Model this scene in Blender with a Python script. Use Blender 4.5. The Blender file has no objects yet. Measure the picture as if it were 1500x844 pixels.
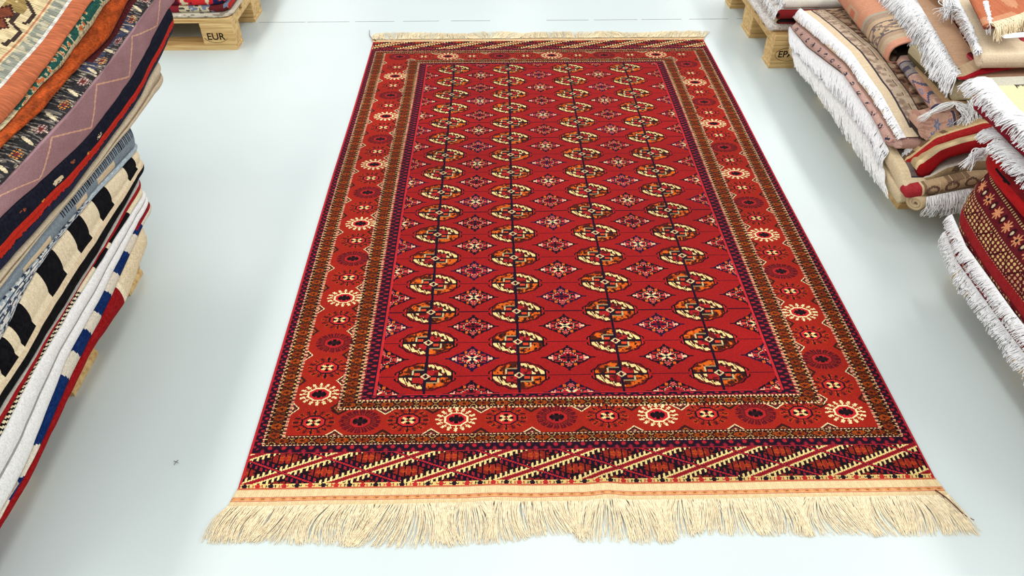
import bpy, bmesh, math, random
import numpy as np
from mathutils import Matrix, Vector
random.seed(7); RNG = np.random.default_rng(7)
SC = bpy.context.scene
COL = SC.collection
SC.view_settings.view_transform = 'Standard'
SC.view_settings.look = 'None'
SC.view_settings.exposure = 0.31

# ------------------------------------------------------------------ camera
F, H = 1100.0, 1.4
_Y = np.array([-26., -945., F]); _Y /= np.linalg.norm(_Y)
_X = np.array([1, -.0115, .0125]); _X -= _Y*(_X@_Y); _X /= np.linalg.norm(_X)
_Z = np.cross(_X, _Y)
if _Z[1] > 0: _Z = -_Z
R = np.stack([_X, _Y, _Z], 1)
cam = bpy.data.cameras.new('camera'); cam.lens = F/1500*36; cam.sensor_width = 36; cam.clip_start = .05
co = bpy.data.objects.new('camera', cam); COL.objects.link(co)
m = np.eye(4); m[:3, 0] = R[0]; m[:3, 1] = -R[1]; m[:3, 2] = -R[2]; m[:3, 3] = [0, 0, H]
co.matrix_world = Matrix(m.tolist())
SC.camera = co
def ray(u, v): return R.T@np.array([u-750, v-422, F])
# surveying helpers: where a sight line meets a plane of known x, y or z (metres)
def rx(u, v, x): d = ray(u, v); return d*(x/d[0])+[0, 0, H]
def ry(u, v, y): d = ray(u, v); return d*(y/d[1])+[0, 0, H]
def rz(u, v, z): d = ray(u, v); return d*((z-H)/d[2])+[0, 0, H]

# ------------------------------------------------------------------ helpers
ALB = .80
def lin(c):
    c = np.clip(np.asarray(c, float)/255., 0, 1)
    return np.where(c <= .04045, c/12.92, ((c+.055)/1.055)**2.4)*ALB
def tag(o, label=None, cat=None, group=None, kind=None):
    if label: o['label'] = label
    if cat: o['category'] = cat
    if group: o['group'] = group
    if kind: o['kind'] = kind
    return o
def empty(name, loc=(0, 0, 0)):
    o = bpy.data.objects.new(name, None); o.location = loc; o.empty_display_size = .1
    COL.objects.link(o); return o
def link(name, me, mat, parent=None):
    o = bpy.data.objects.new(name, me); COL.objects.link(o)
    if mat: me.materials.append(mat)
    if parent:
        o.parent = parent
        o.location = -Vector(parent.location)
    return o
def mesh_np(name, V, Q, mat, parent=None, fc=None, smooth=True):
    V = np.asarray(V, np.float32).reshape(-1, 3); Q = np.asarray(Q, np.int32); k = Q.shape[1]
    me = bpy.data.meshes.new(name)
    me.vertices.add(len(V)); me.vertices.foreach_set('co', V.ravel())
    me.loops.add(Q.size); me.loops.foreach_set('vertex_index', Q.ravel())
    me.polygons.add(len(Q)); me.polygons.foreach_set('loop_start', np.arange(0, Q.size, k, dtype=np.int32))
    me.polygons.foreach_set('use_smooth', np.full(len(Q), smooth))
    me.update(calc_edges=True)
    if fc is not None:
        a = me.attributes.new('col', 'FLOAT_COLOR', 'FACE')
        c4 = np.ones((len(Q), 4), np.float32); c4[:, :3] = fc
        a.data.foreach_set('color', c4.ravel())
    return link(name, me, mat, parent)
def grid_quads(m_, n_, base=0):
    i = np.arange(m_*n_).reshape(m_, n_)+base
    return np.stack([i[:-1, :-1], i[1:, :-1], i[1:, 1:], i[:-1, 1:]], -1).reshape(-1, 4)
def vn(x, y, seed=0):
    r = np.random.default_rng(seed).random((64, 64))
    x = np.asarray(x, float); y = np.asarray(y, float)
    xi = np.floor(x).astype(int); yi = np.floor(y).astype(int); fx = x-xi; fy = y-yi
    fx = fx*fx*(3-2*fx); fy = fy*fy*(3-2*fy)
    g = lambda i, j: r[i % 64, j % 64]
    return (g(xi, yi)*(1-fx)+g(xi+1, yi)*fx)*(1-fy)+(g(xi, yi+1)*(1-fx)+g(xi+1, yi+1)*fx)*fy
def fr(x): return x-np.floor(x)
def put(C, mask, c): C[mask] = np.asarray(c, float)
def base(S, c): return np.broadcast_to(np.asarray(c, float), S.shape+(3,)).copy()

# ------------------------------------------------------------------ materials
def nodes(name):
    m_ = bpy.data.materials.new(name); m_.use_nodes = True; nt = m_.node_tree
    return m_, nt, nt.nodes['Principled BSDF']
def fabric(name, scale=400, strength=.35, rough=.9, sheen=.1, var=.25, dist=.002, stretch=(1, 1, 1), spec=.08):
    m_, nt, b = nodes(name)
    at = nt.nodes.new('ShaderNodeAttribute'); at.attribute_name = 'col'
    tc = nt.nodes.new('ShaderNodeTexCoord'); mp = nt.nodes.new('ShaderNodeMapping'); mp.inputs['Scale'].default_value = stretch
    nz = nt.nodes.new('ShaderNodeTexNoise'); nz.inputs['Scale'].default_value = scale; nz.inputs['Detail'].default_value = 2
    mr = nt.nodes.new('ShaderNodeMapRange'); mr.inputs[1].default_value = .3; mr.inputs[2].default_value = .7
    mr.inputs[3].default_value = 1-var; mr.inputs[4].default_value = 1+var*.6
    mx = nt.nodes.new('ShaderNodeVectorMath'); mx.operation = 'SCALE'
    bp = nt.nodes.new('ShaderNodeBump'); bp.inputs['Strength'].default_value = strength; bp.inputs['Distance'].default_value = dist
    L = nt.links.new
    L(tc.outputs['Object'], mp.inputs[0]); L(mp.outputs[0], nz.inputs['Vector']); L(nz.outputs['Fac'], mr.inputs[0])
    L(at.outputs['Color'], mx.inputs[0]); L(mr.outputs[0], mx.inputs['Scale']); L(mx.outputs[0], b.inputs['Base Color'])
    L(nz.outputs['Fac'], bp.inputs['Height']); L(bp.outputs[0], b.inputs['Normal'])
    b.inputs['Roughness'].default_value = rough
    b.inputs['Sheen Weight'].default_value = sheen; b.inputs['Sheen Roughness'].default_value = .4
    b.inputs['Specular IOR Level'].default_value = spec
    return m_
M_PILE = fabric('wool_pile', 420, .5, .85, .03, .22)
M_FIELD = fabric('knotted_rug_pile', 500, .35, .75, 0., .20, spec=.07)
M_WEAVE = fabric('flat_weave', 300, .35, .92, .0, .16)
M_ROUGH = fabric('shaggy_wool', 160, .8, .95, .03, .4, .004)
M_RIB = fabric('ribbed_weave', 60, .5, .92, .05, .25, .003, (1, 9, 1))
def plain(name, c, rough=.9, var=.15, scale=300, spec=.2, gain=1.0):
    m_, nt, b = nodes(name)
    nz = nt.nodes.new('ShaderNodeTexNoise'); nz.inputs['Scale'].default_value = scale
    cr = nt.nodes.new('ShaderNodeValToRGB'); c = np.clip(lin(c)*gain, 0, .93)
    cr.color_ramp.elements[0].position = .3; cr.color_ramp.elements[1].position = .7
    cr.color_ramp.elements[0].color = (*(c*(1-var)), 1); cr.color_ramp.elements[1].color = (*np.clip(c*(1+var*.5), 0, 1), 1)
    tc = nt.nodes.new('ShaderNodeTexCoord')
    nt.links.new(tc.outputs['Object'], nz.inputs['Vector']); nt.links.new(nz.outputs['Fac'], cr.inputs[0])
    nt.links.new(cr.outputs[0], b.inputs['Base Color']); b.inputs['Roughness'].default_value = rough
    b.inputs['Specular IOR Level'].default_value = spec
    return m_
M_FR_CREAM = plain('cream_cotton_yarn', (246, 228, 192), var=.18, scale=120, gain=1.25)
M_FR_WHITE = plain('white_cotton_yarn', (253, 251, 247), var=.08, scale=120, gain=1.25)
M_FR_GREY = plain('grey_white_yarn', (243, 242, 239), var=.12, scale=120, gain=1.2)
M_THREAD = plain('dark_red_yarn', (110, 60, 50))
M_INK = plain('black_ink', (35, 28, 22), var=.05)
M_LABEL = plain('paper_tag', (250, 250, 248), .6, .03)
def wood():
    m_, nt, b = nodes('pine_wood'); L = nt.links.new
    tc = nt.nodes.new('ShaderNodeTexCoord'); oi = nt.nodes.new('ShaderNodeObjectInfo')
    mp = nt.nodes.new('ShaderNodeMapping'); mp.inputs['Scale'].default_value = (3, 40, 40)
    nz = nt.nodes.new('ShaderNodeTexNoise'); nz.inputs['Scale'].default_value = 1.6; nz.inputs['Detail'].default_value = 5; nz.inputs['Distortion'].default_value = .6
    n2 = nt.nodes.new('ShaderNodeTexNoise'); n2.inputs['Scale'].default_value = 9
    ad = nt.nodes.new('ShaderNodeVectorMath')
    cb = nt.nodes.new('ShaderNodeCombineXYZ'); L(oi.outputs['Random'], cb.inputs[0]); L(oi.outputs['Random'], cb.inputs[1])
    L(tc.outputs['Object'], ad.inputs[0]); L(cb.outputs[0], ad.inputs[1]); L(ad.outputs[0], mp.inputs[0]); L(mp.outputs[0], nz.inputs['Vector'])
    L(tc.outputs['Object'], n2.inputs['Vector'])
    cr = nt.nodes.new('ShaderNodeValToRGB'); e = cr.color_ramp.elements
    e[0].position = .3; e[0].color = (*lin((204, 152, 84)), 1); e[1].position = .65; e[1].color = (*lin((250, 214, 146)), 1)
    mx = nt.nodes.new('ShaderNodeMixRGB'); mx.blend_type = 'MULTIPLY'; mx.inputs[0].default_value = .2
    L(nz.outputs['Fac'], cr.inputs[0]); L(cr.outputs[0], mx.inputs[1]); L(n2.outputs['Fac'], mx.inputs[2]); L(mx.outputs[0], b.inputs['Base Color'])
    bp = nt.nodes.new('ShaderNodeBump'); bp.inputs['Strength'].default_value = .3; bp.inputs['Distance'].default_value = .002
    L(nz.outputs['Fac'], bp.inputs['Height']); L(bp.outputs[0], b.inputs['Normal']); b.inputs['Roughness'].default_value = .75
    return m_
M_WOOD = wood()
def floor_mat():
    m_, nt, b = nodes('painted_concrete'); L = nt.links.new
    tc = nt.nodes.new('ShaderNodeTexCoord')
    n1 = nt.nodes.new('ShaderNodeTexNoise'); n1.inputs['Scale'].default_value = 1.3; n1.inputs['Detail'].default_value = 6
    cr = nt.nodes.new('ShaderNodeValToRGB'); e = cr.color_ramp.elements
    e[0].position = .3; e[0].color = (.55, .615, .602, 1); e[1].position = .7; e[1].color = (.58, .648, .634, 1)
    L(tc.outputs['Object'], n1.inputs['Vector']); L(n1.outputs['Fac'], cr.inputs[0])
    # fine dark specks
    vo = nt.nodes.new('ShaderNodeTexVoronoi'); vo.inputs['Scale'].default_value = 2.2
    lt = nt.nodes.new('ShaderNodeMath'); lt.operation = 'LESS_THAN'; lt.inputs[1].default_value = .008
    L(tc.outputs['Object'], vo.inputs['Vector']); L(vo.outputs['Distance'], lt.inputs[0])
    mx = nt.nodes.new('ShaderNodeMixRGB'); mx.inputs[2].default_value = (.22, .24, .23, 1)
    L(lt.outputs[0], mx.inputs[0]); L(cr.outputs[0], mx.inputs[1]); L(mx.outputs[0], b.inputs['Base Color'])
    n2 = nt.nodes.new('ShaderNodeTexNoise'); n2.inputs['Scale'].default_value = 5; n2.inputs['Detail'].default_value = 4
    mr = nt.nodes.new('ShaderNodeMapRange'); mr.inputs[3].default_value = .25; mr.inputs[4].default_value = .36
    L(tc.outputs['Object'], n2.inputs['Vector']); L(n2.outputs['Fac'], mr.inputs[0]); L(mr.outputs[0], b.inputs['Roughness'])
    bp = nt.nodes.new('ShaderNodeBump'); bp.inputs['Strength'].default_value = .04; bp.inputs['Distance'].default_value = .01
    L(n2.outputs['Fac'], bp.inputs['Height']); L(bp.outputs[0], b.inputs['Normal'])
    return m_
M_FLOOR = floor_mat()
M_JOINT = plain('floor_joint', (150, 156, 154), .6, .3, 40)

# ------------------------------------------------------------------ geometry builders
def box_bm(bm, x0, x1, y0, y1, z0, z1, bev=.002):
    r = bmesh.ops.create_cube(bm, size=1)
    for v in r['verts']:
        v.co = Vector((x0+(v.co.x+.5)*(x1-x0), y0+(v.co.y+.5)*(y1-y0), z0+(v.co.z+.5)*(z1-z0)))
    if bev:
        es = list({e for v in r['verts'] for e in v.link_edges})
        bmesh.ops.bevel(bm, geom=es, offset=bev, segments=2, affect='EDGES', profile=.6)
def bm_obj(name, bm, mat, parent, loc=(0, 0, 0)):
    me = bpy.data.meshes.new(name); bm.to_mesh(me); bm.free()
    o = bpy.data.objects.new(name, me); COL.objects.link(o); me.materials.append(mat)
    o.parent = parent; o.location = loc
    return o

def tubes(name, P, rad, mat, parent=None, sides=3):
    """P (n, m, 3) strand centre lines -> one mesh of thin tapered yarns."""
    P = np.asarray(P, float); n, m_, _ = P.shape
    T = np.gradient(P, axis=1); T /= np.linalg.norm(T, axis=2, keepdims=True)+1e-9
    ref = np.broadcast_to(np.array([.31, .22, .92]), T.shape)
    e1 = np.cross(T, ref); e1 /= np.linalg.norm(e1, axis=2, keepdims=True)+1e-9; e2 = np.cross(T, e1)
    rr = np.asarray(rad, float)
    if rr.ndim == 0: rr = np.full(n, rr)
    taper = np.linspace(1, .55, m_)
    a = np.arange(sides)*2*math.pi/sides
    V = P[:, :, None, :]+(rr[:, None]*taper)[:, :, None, None]*(np.cos(a)[:, None]*e1[:, :, None, :]+np.sin(a)[:, None]*e2[:, :, None, :])
    idx = np.arange(n*m_*sides).reshape(n, m_, sides); nx = np.roll(idx, -1, axis=2)
    Q = np.stack([idx[:, :-1], nx[:, :-1], nx[:, 1:], idx[:, 1:]], -1).reshape(-1, 4)
    return mesh_np(name, V, Q, mat, parent)

def fringe(root, tip, n, rad, mat, parent, bow=(0, 0, 0), jit=.012, seg=6, clump=.02, seed=1, name='fringe', lenvar=.2, double=1):
    """yarns from polyline root to polyline tip, both (k,3)."""
    rg = np.random.default_rng(seed); root = np.asarray(root, float); tip = np.asarray(tip, float)
    def ev(pl, t):
        d = np.r_[0, np.cumsum(np.linalg.norm(np.diff(pl, axis=0), axis=1))]; d /= d[-1]
        return np.stack([np.interp(t, d, pl[:, k]) for k in range(3)], -1)
    t = (np.arange(n)+rg.random(n)*.8)/n; t = np.clip(t, 0, 1)
    A = ev(root, t)
    ln = np.linalg.norm(root[-1]-root[0])
    tt = t+(vn(t*ln/clump, t*0, seed)-.5)*clump*1.6/ln+rg.normal(0, jit*.35/ln, n)
    B = ev(tip, np.clip(tt, -.02, 1.02))
    L = 1-lenvar*rg.random(n)**2-.12*vn(t*ln/(clump*2.2), t*0+5, seed+3)
    s = np.linspace(0, 1, seg)
    D = (B-A)*L[:, None]
    P = A[:, None]+D[:, None]*s[None, :, None]+np.asarray(bow)[None, None]*np.sin(s*math.pi)[None, :, None]
    w = rg.normal(0, jit*.30, (n, 3)); w2 = rg.normal(0, jit*.22, (n, 3)); w2[:, 2] *= .5; w[:, 2] *= .6
    P = P+w[:, None]*(s**2)[None, :, None]+w2[:, None]*np.sin(s*2*math.pi)[None, :, None]
    P[:, :, 2] = np.maximum(P[:, :, 2], .0015)
    o = tubes(name, P, rad*(.8+.4*rg.random(n)), mat, parent)
    tag(o, kind='stuff'); return o

def folded(name, label, cat, group, lo, hi, inward, axis, col, depth=.55, a0=None, a1=None, n=1, bulge=.008,
           na=220, ne=14, nt=10, rise=0., botrise=0., capr=.015, mat=None, parent=None, corner=0., smooth=7, wob=.0015, seed=1, skew=0., caps=True, topf=None):
    """A rug folded into a slab.  lo / hi: (along, out, z) rails of the lower and upper lip of the visible fold."""
    lo = np.array(sorted(map(tuple, lo))); hi = np.array(sorted(map(tuple, hi)))
    if a0 is None: a0 = min(lo[0, 0], hi[0, 0])
    if a1 is None: a1 = max(lo[-1, 0], hi[-1, 0])
    A = np.linspace(a0, a1, na)
    def rail(r, k):
        v = np.interp(A, r[:, 0], r[:, k])
        w = max(3, int(na*smooth/100)) | 1
        p = np.pad(v, w//2, mode='edge')
        # keep the trend at both ends
        return np.convolve(p, np.ones(w)/w, mode='valid')
    lo_o, lo_z, hi_o, hi_z = rail(lo, 1), rail(lo, 2), rail(hi, 1), rail(hi, 2)
    if wob:
        wv = (vn(A/.09, A*0, seed)-.5)*2*wob+(vn(A/.03, A*0, seed+9)-.5)*wob
        lo_o = lo_o+wv; hi_o = hi_o+wv
    if corner:
        for e in (a0, a1):
            q = np.clip(1-np.abs(A-e)/corner, 0, 1); sh = inward*corner*.6*(1-np.sqrt(np.clip(1-q*q, 0, 1)))
            lo_o = lo_o+sh; hi_o = hi_o+sh
    d = np.linspace(0, 1, nt+1)[1:]**1.3*depth
    t = np.linspace(0, 1, ne)
    bl = bulge*np.abs(np.sin(n*math.pi*t))**.55
    O = []; Z = []; S = []
    for k in range(nt-1, -1, -1):
        O.append(lo_o+inward*d[k]); Z.append(lo_z+botrise*min(1, d[k]/.12)); S.append(-d[k])
    for j in range(ne):
        O.append(lo_o*(1-t[j])+hi_o*t[j]-inward*bl[j]); Z.append(lo_z*(1-t[j])+hi_z*t[j]); S.append(t[j])
    for k in range(nt):
        dz = rise*min(1, d[k]/.15)
        zz = hi_z+dz
        if topf is not None: zz = zz+topf(d[k], A)
        O.append(hi_o+inward*d[k]); Z.append(zz); S.append(1+d[k])
    O = np.array(O).T; Z = np.array(Z).T; S = np.array(S); K = len(S)   # (na, K)
    AA = np.repeat(A[:, None], K, 1)
    rows = [(AA, O, Z)]
    if caps:
        Mo = (O+O[:, ::-1])/2; Mz = (Z+Z[:, ::-1])/2
        pre = []; post = []
        for ph in np.linspace(0, math.pi/2, 7)[1:]:
            q = 1-math.cos(ph); sh = capr*math.sin(ph)
            for lst, i, sg in ((pre, 0, -1), (post, -1, 1)):
                o_ = O[i]+(Mo[i]-O[i])*q; z_ = Z[i]+(Mz[i]-Z[i])*q
                # pull the visible fold inwards a little so that the corner is rounded
                f = np.clip(1-np.abs(S-.5)/.6, 0, 1)
                o_ = o_+inward*capr*q*f
                lst.append((A[i]+sg*sh+0*o_, o_, z_))
        AA = np.vstack([*[p[0] for p in pre[::-1]], AA, *[p[0] for p in post]])
        O = np.vstack([*[p[1] for p in pre[::-1]], O, *[p[1] for p in post]])
        Z = np.vstack([*[p[2] for p in pre[::-1]], Z, *[p[2] for p in post]])
    if skew: AA = AA+skew*np.where(S < 0, -S, np.where(S > 1, S-1, 0))[None]
    P = np.stack([O, AA, Z], -1) if axis == 'y' else np.stack([AA, O, Z], -1)
    Sc = np.repeat(((S[1:]+S[:-1])/2)[None], len(AA)-1, 0); Ac = (AA[1:, 1:]+AA[:-1, :-1])/2
    C = lin(col(Sc, Ac)).reshape(-1, 3)
    Q = grid_quads(len(AA), K)
    if axis == 'x': Q = Q[:, ::-1]
    if inward < 0: Q = Q[:, ::-1]
    if parent is None:
        c = P.reshape(-1, 3).mean(0); b = (float(c[0]), float(c[1]), float(P[..., 2].min()))
        root = empty(name, b); tag(root, label, cat, group)
        mesh_np('folded_body', P, Q, mat or M_PILE, root, C)
        return root
    return mesh_np(name, P, Q, mat or M_PILE, parent, C)

# ------------------------------------------------------------------ the room
V = [[-7, -3, 0], [7, -3, 0], [7, 14, 0], [-7, 14, 0]]
fl = mesh_np('floor', V, [[0, 1, 2, 3]], M_FLOOR); tag(fl, 'pale grey-blue painted concrete floor with a soft sheen', kind='structure')
jb = bmesh.new()
for k in range(60):
    x = -7+k*14/60
    if RNG.random() < .85: box_bm(jb, x, x+14/60*(.7+.3*RNG.random()), 3.634, 3.6375, -.001, .0006, 0)
me = bpy.data.meshes.new('trim_1'); jb.to_mesh(me); jb.free(); jo = link('trim_1', me, M_JOINT)
tag(jo, 'thin dark joint line across the floor behind the rug', kind='structure')

# ------------------------------------------------------------------ the knotted rug
RX0, RY0, RW, RL = -.58, .962, 1.528, 2.412
def rug_z(x, y):
    z = .0012*(vn(x*5, y*4, 11)-.5)*2
    z = z+.010*np.exp(-((x-.80)/.035)**2)*np.exp(-np.clip(y+.05, 0, 9)/.10)
    z = z+.006*np.exp(-((x-.56)/.05)**2)*np.exp(-np.clip(y+.05, 0, 9)/.09)
    z = z+.004*np.exp(-((x-.80-.04*np.sin(y*3))/.05)**2)*np.exp(-((y-1.0)/.6)**2)*vn(x*3, y*7, 4)
    return np.maximum(z, 0)
def paint_rug():
    nx, ny = 960, 1100
    xs = (np.arange(nx)+.5)*RW/nx; ys = (np.arange(ny)+.5)*RL/ny
    X, Y = np.meshgrid(xs, ys)
    RED, BRED, NAVY, BROWN, ORG, CRM, PINK, MAR, BLK = [np.array(c, float) for c in
        ((158, 25, 25), (161, 34, 21), (18, 11, 28), (78, 30, 13), (200, 84, 20), (240, 214, 142), (206, 108, 90), (100, 13, 20), (14, 9, 14))]
    C = np.empty((ny, nx, 3)); C[:] = RED
    # frames
    FR = [(0, .006, .0, .012, 2.412, 2.412, 'sel'), (.006, .024, .093, .113, 2.322, 2.302, 'zig'), (.024, .030, .113, .118, 2.302, 2.298, 'dot'),
          (.030, .066, .118, .137, 2.298, 2.282, 'brn'), (.066, .074, .137, .142, 2.282, 2.277, 'dot'), (.074, .179, .142, .217, 2.277, 2.203, 'oct'),
          (.179, .186, .217, .222, 2.203, 2.198, 'dot'), (.186, .224, .222, .243, 2.198, 2.178, 'brn'), (.224, .232, .243, .248, 2.178, 2.172, 'dot'),
          (.232, .261, .248, .261, 2.172, 2.155, 'zig'), (.261, .267, .261, .264, 2.155, 2.151, 'red')]
    for xo, xi, yo, yi, To, Ti, kd in FR:
        inn = (X > xi) & (X < RW-xi) & (Y > yi) & (Y < Ti)
        out = (X >= xo) & (X <= RW-xo) & (Y >= yo) & (Y <= To)
        mk = out & ~inn
        fL = (X-xo)/(xi-xo); fR = (RW-xo-X)/(xi-xo); fB = (Y-yo)/max(yi-yo, 1e-6); fT = (To-Y)/max(To-Ti, 1e-6)
        fS = np.minimum(fL, fR); fE = np.minimum(fB, fT); side = fS < fE
        t = np.where(side, fS, fE); l = np.where(side, Y, X)
        if kd == 'sel': put(C, mk, (200, 40, 48))
        elif kd == 'red': put(C, mk, (196, 40, 44))
        elif kd == 'oct': put(C, mk, BRED)
        elif kd == 'dot':
            put(C, mk, np.array((60, 22, 20)))
            p = np.where(side, .0105, .0088)
            put(C, mk & (fr(l/p) < .62) & (t > .15) & (t < .85), np.where(xi < .1, 1, 1)*np.array((214, 120, 96)))
            put(C, mk & ~side & (fr(l/p) < .55) & (t > .2) & (t < .8), (232, 190, 140))
            put(C, mk & side & (fr(l/p+.5) < .18), (235, 200, 150))
        elif kd == 'brn':
            put(C, mk, BROWN)
            p = np.where(side, .0262, .046); f = fr(l/p)
            q = np.abs(f-.5)*2+np.abs(t-.5)*1.2
            put(C, mk & (q < .95), (44, 15, 12))
            put(C, mk & (q < .78), np.array((136, 52, 15)))
            put(C, mk & (q < .78) & (fr(l/(2*p)) < .5), np.array((160, 66, 16)))
            put(C, mk & (q < .78) & (fr(l/.006) < .4) & (fr(t*4) < .5), (86, 26, 14))
            put(C, mk & (q < .25), (60, 16, 12))
            e = mk & ((t < .14) | (t > .86))
            put(C, e, (36, 13, 15)); put(C, e & (fr(l/.0131) < np.where(side, .26, .2)), (206, 168, 104))
            e2 = mk & (np.abs(q-1.12) < .05) & ~e; put(C, e2, np.where(side[e2][:, None], np.array((110, 56, 26.)), np.array((186, 150, 90.))))
        elif kd == 'zig':
            put(C, mk, (60, 13, 25))
            p = np.where(side, .0185, .031); f = np.abs(fr(l/p)-.5)*2
            put(C, mk & (np.abs(f-t) < .22), (24, 12, 32))
            put(C, mk & (np.hypot((fr(l/p+.0)-.5)*1.5, (t-.70)) < .24), (172, 32, 44))
            put(C, mk & (np.hypot((fr(l/p+.5)-.5)*1.5, (t-.25)) < .22), (146, 28, 48))
            put(C, mk & (t > .9), (40, 14, 36)); put(C, mk & (t < .08), (150, 28, 40))
    # ---- motif painter
    def win(cx, cy, hx, hy):
        i0, i1 = np.searchsorted(xs, [cx-hx, cx+hx]); j0, j1 = np.searchsorted(ys, [cy-hy, cy+hy])
        return (slice(j0, j1), slice(i0, i1)), X[j0:j1, i0:i1]-cx, Y[j0:j1, i0:i1]-cy
    def octa(cx, cy, kind):
        w, dx, dy = win(cx, cy, .06, .045); c = C[w]
        if c.size == 0: return
        a = dx/.051; b = dy/.0365; o = np.maximum(np.maximum(np.abs(a), np.abs(b)), (np.abs(a)+np.abs(b))*.72); rr = np.hypot(a, b); th = np.arctan2(b, a)
        ray_c, out_c, in_c = {'A': ((60, 20, 22), (24, 12, 26), (196, 42, 40)), 'B': ((96, 16, 26), (110, 18, 28), (176, 34, 34)), 'W': ((244, 224, 164), (246, 226, 166), (200, 34, 44))}[kind]
        k = 16; f = np.abs(fr(th*k/(2*math.pi)+.5)-.5)
        if kind == 'A': put(c, (rr < .98) & (rr > .60) & (fr(th*k/(4*math.pi)+.25) < .5) & (f < .34), (196, 62, 20))
        wd = np.where(rr > .80, .20, .10)
        put(c, (rr > .58) & (rr < .95) & (f < wd), ray_c)
        put(c, (rr > .70) & (rr < .80) & (np.abs(f-.24) < .07), ray_c)
        if kind == 'B':
            put(c, (rr > .56) & (rr < .68), (140, 40, 22)); put(c, (rr > .58) & (rr < .95) & (fr(th*k/math.pi) < .5), (84, 13, 27))
        put(c, (np.abs(a) < .035) & (rr < 1.0) & (rr > .5), out_c)
        put(c, o < .56, out_c); put(c, o < .475, in_c)
        d1 = (np.abs(np.abs(a)-np.abs(b)*1.2) < .11) & (o < .34)
        cr_ = ((np.abs(a) < .09) | (np.abs(b) < .11)) & (o < .34)
        put(c, cr_, BLK); put(c, d1, CRM if kind == 'A' else ((30, 14, 20) if kind == 'W' else (44, 16, 24)))
        if kind == 'A': put(c, (o < .1), (150, 30, 30))
    def tri(cx, cy, hx, hy, sx, sy, white):
        w, dx, dy = win(cx, cy, abs(hx)*1.2, abs(hy)*1.2); c = C[w]
        if sx == 0: u = dy/hy*sy; v = np.abs(dx)/hx
        else: u = dx/hx*sx; v = np.abs(dy)/hy
        q = u+v; mk = (u > -.02)
        put(c, mk & (q < 1), (236, 214, 160) if white else (48, 18, 18))
        put(c, mk & (q < .80), (60, 22, 20)); put(c, mk & (q < .5), (150, 70, 30) if not white else (120, 40, 34)); put(c, mk & (q < .22), (230, 200, 150) if white else (40, 16, 20))
    # bottom & top octagons
    bx = [.131, .240, .353, .466, .584, .704, .824, .944, 1.062, 1.178, 1.286, 1.394]; kinds = 'ABAW'
    for i, x in enumerate(bx):
        octa(x, .181+.001*min(i, 8), kinds[i % 4])
        if i == 11: pass
    tx = [.138, .245, .352, .459, .582, .697, .813, .930, 1.047, 1.163, 1.278, 1.392]; tk = 'BAWABAWABAWA'
    for i, x in enumerate(tx): octa(x, 2.241, tk[i])
    for i in range(11):
        for xx, y1, y2 in ((.5*(bx[i]+bx[i+1]), .142, .217), (.5*(tx[i]+tx[i+1]), 2.203, 2.277)):
            tri(xx, y1, .022, .016, 0, 1, i % 2 == 0); tri(xx, y2, .022, .016, 0, -1, i % 2 == 1)
    # sides
    ylist = [.268+.0888*k for k in range(22)]
    for k, y in enumerate(ylist):
        octa(.129+.004*min(k, 2), y, 'WABA'[k % 4]); octa(1.394, y+.006, 'ABAW'[k % 4])
    for k in range(23):
        y = .268+.0888*(k-.5)
        for x1, x2, o in ((.074, .179, 0), (RW-.179, RW-.074, .006)):
            tri(x1, y+o, .016, .017, 1, 0, k % 2 == 0); tri(x2, y+o, .016, .017, -1, 0, k % 2 == 1)
    # ---- field
    gx = [.383, .617, .874, 1.121]; gy = [.3215+.1189*k for k in range(16)]
    fx0, fx1, fy0, fy1 = .267, RW-.267, .264, 2.151
    for x in gx: put(C, (np.abs(X-x) < .0032) & (Y > fy0) & (Y < fy1), NAVY)
    for y in gy: put(C, (np.abs(Y-y) < .0014) & (X > fx0) & (X < fx1), (52, 10, 28))
    def gul(cx, cy, sd):
        w, dx, dy = win(cx, cy, .083, .053); c = C[w]
        a = dx/.078; b = dy/.0485; th = np.arctan2(b, a)
        rr = (np.abs(a)**1.75+np.abs(b)**1.75)**(1/1.75)*(1+.028*np.cos(th*12))
        put(c, rr < 1.0, (26, 10, 18)); put(c, rr < .94, (116, 16, 18))
        put(c, (rr < .94) & (np.abs(a) > .84), (186, 36, 38)); put(c, (rr < .96) & (np.abs(np.abs(a)-.85) < .028) & (np.abs(b) < .42), BLK)
        inn = (rr < .885) & (np.abs(a) < .83); put(c, inn, (84, 17, 15))
        TRBL = (a*b > 0); ORQ = ~TRBL
        n1 = vn(a*9+sd*3, b*6+sd, 21); n4 = vn(a*16+sd*5, b*10+sd, 23)
        band = inn & (rr > .36)
        put(c, band & ORQ, (74, 26, 12)); put(c, band & ORQ & (n1 > .40), (176, 66, 15)); put(c, band & ORQ & (n1 > .60), (218, 98, 24)); put(c, band & ORQ & (n4 < .30), (46, 16, 12))
        cb = band & TRBL & (np.abs(a) > .07)
        put(c, cb, (104, 20, 18)); put(c, cb & (n4 < .35), (50, 16, 14))
        arc = cb & (rr > .64) & (rr < .855+.02*np.cos(np.abs(a)*26)); put(c, arc & (fr(np.abs(a)*4.3+np.abs(b)*1.2) > .16), CRM)
        arc2 = cb & (rr > .40) & (rr < .55) & (np.abs(a) > .22) & (fr(np.abs(a)*5.5) > .3); put(c, arc2, (240, 214, 146))
        n2 = fr(np.abs(a)*6.2+.25*np.sign(b))
        put(c, cb & (rr > .54) & (rr < .72) & (n2 < .45), (52, 16, 15)); put(c, cb & (rr > .3) & (rr < .5) & (np.abs(a) < .34) & (n4 > .4), (170, 30, 34))
        # stepped inner box
        ib = (np.abs(a) < .40) & (np.abs(b) < .42) & inn
        put(c, ib & ORQ, (34, 16, 26)); put(c, ib & TRBL, (168, 30, 32))
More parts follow.
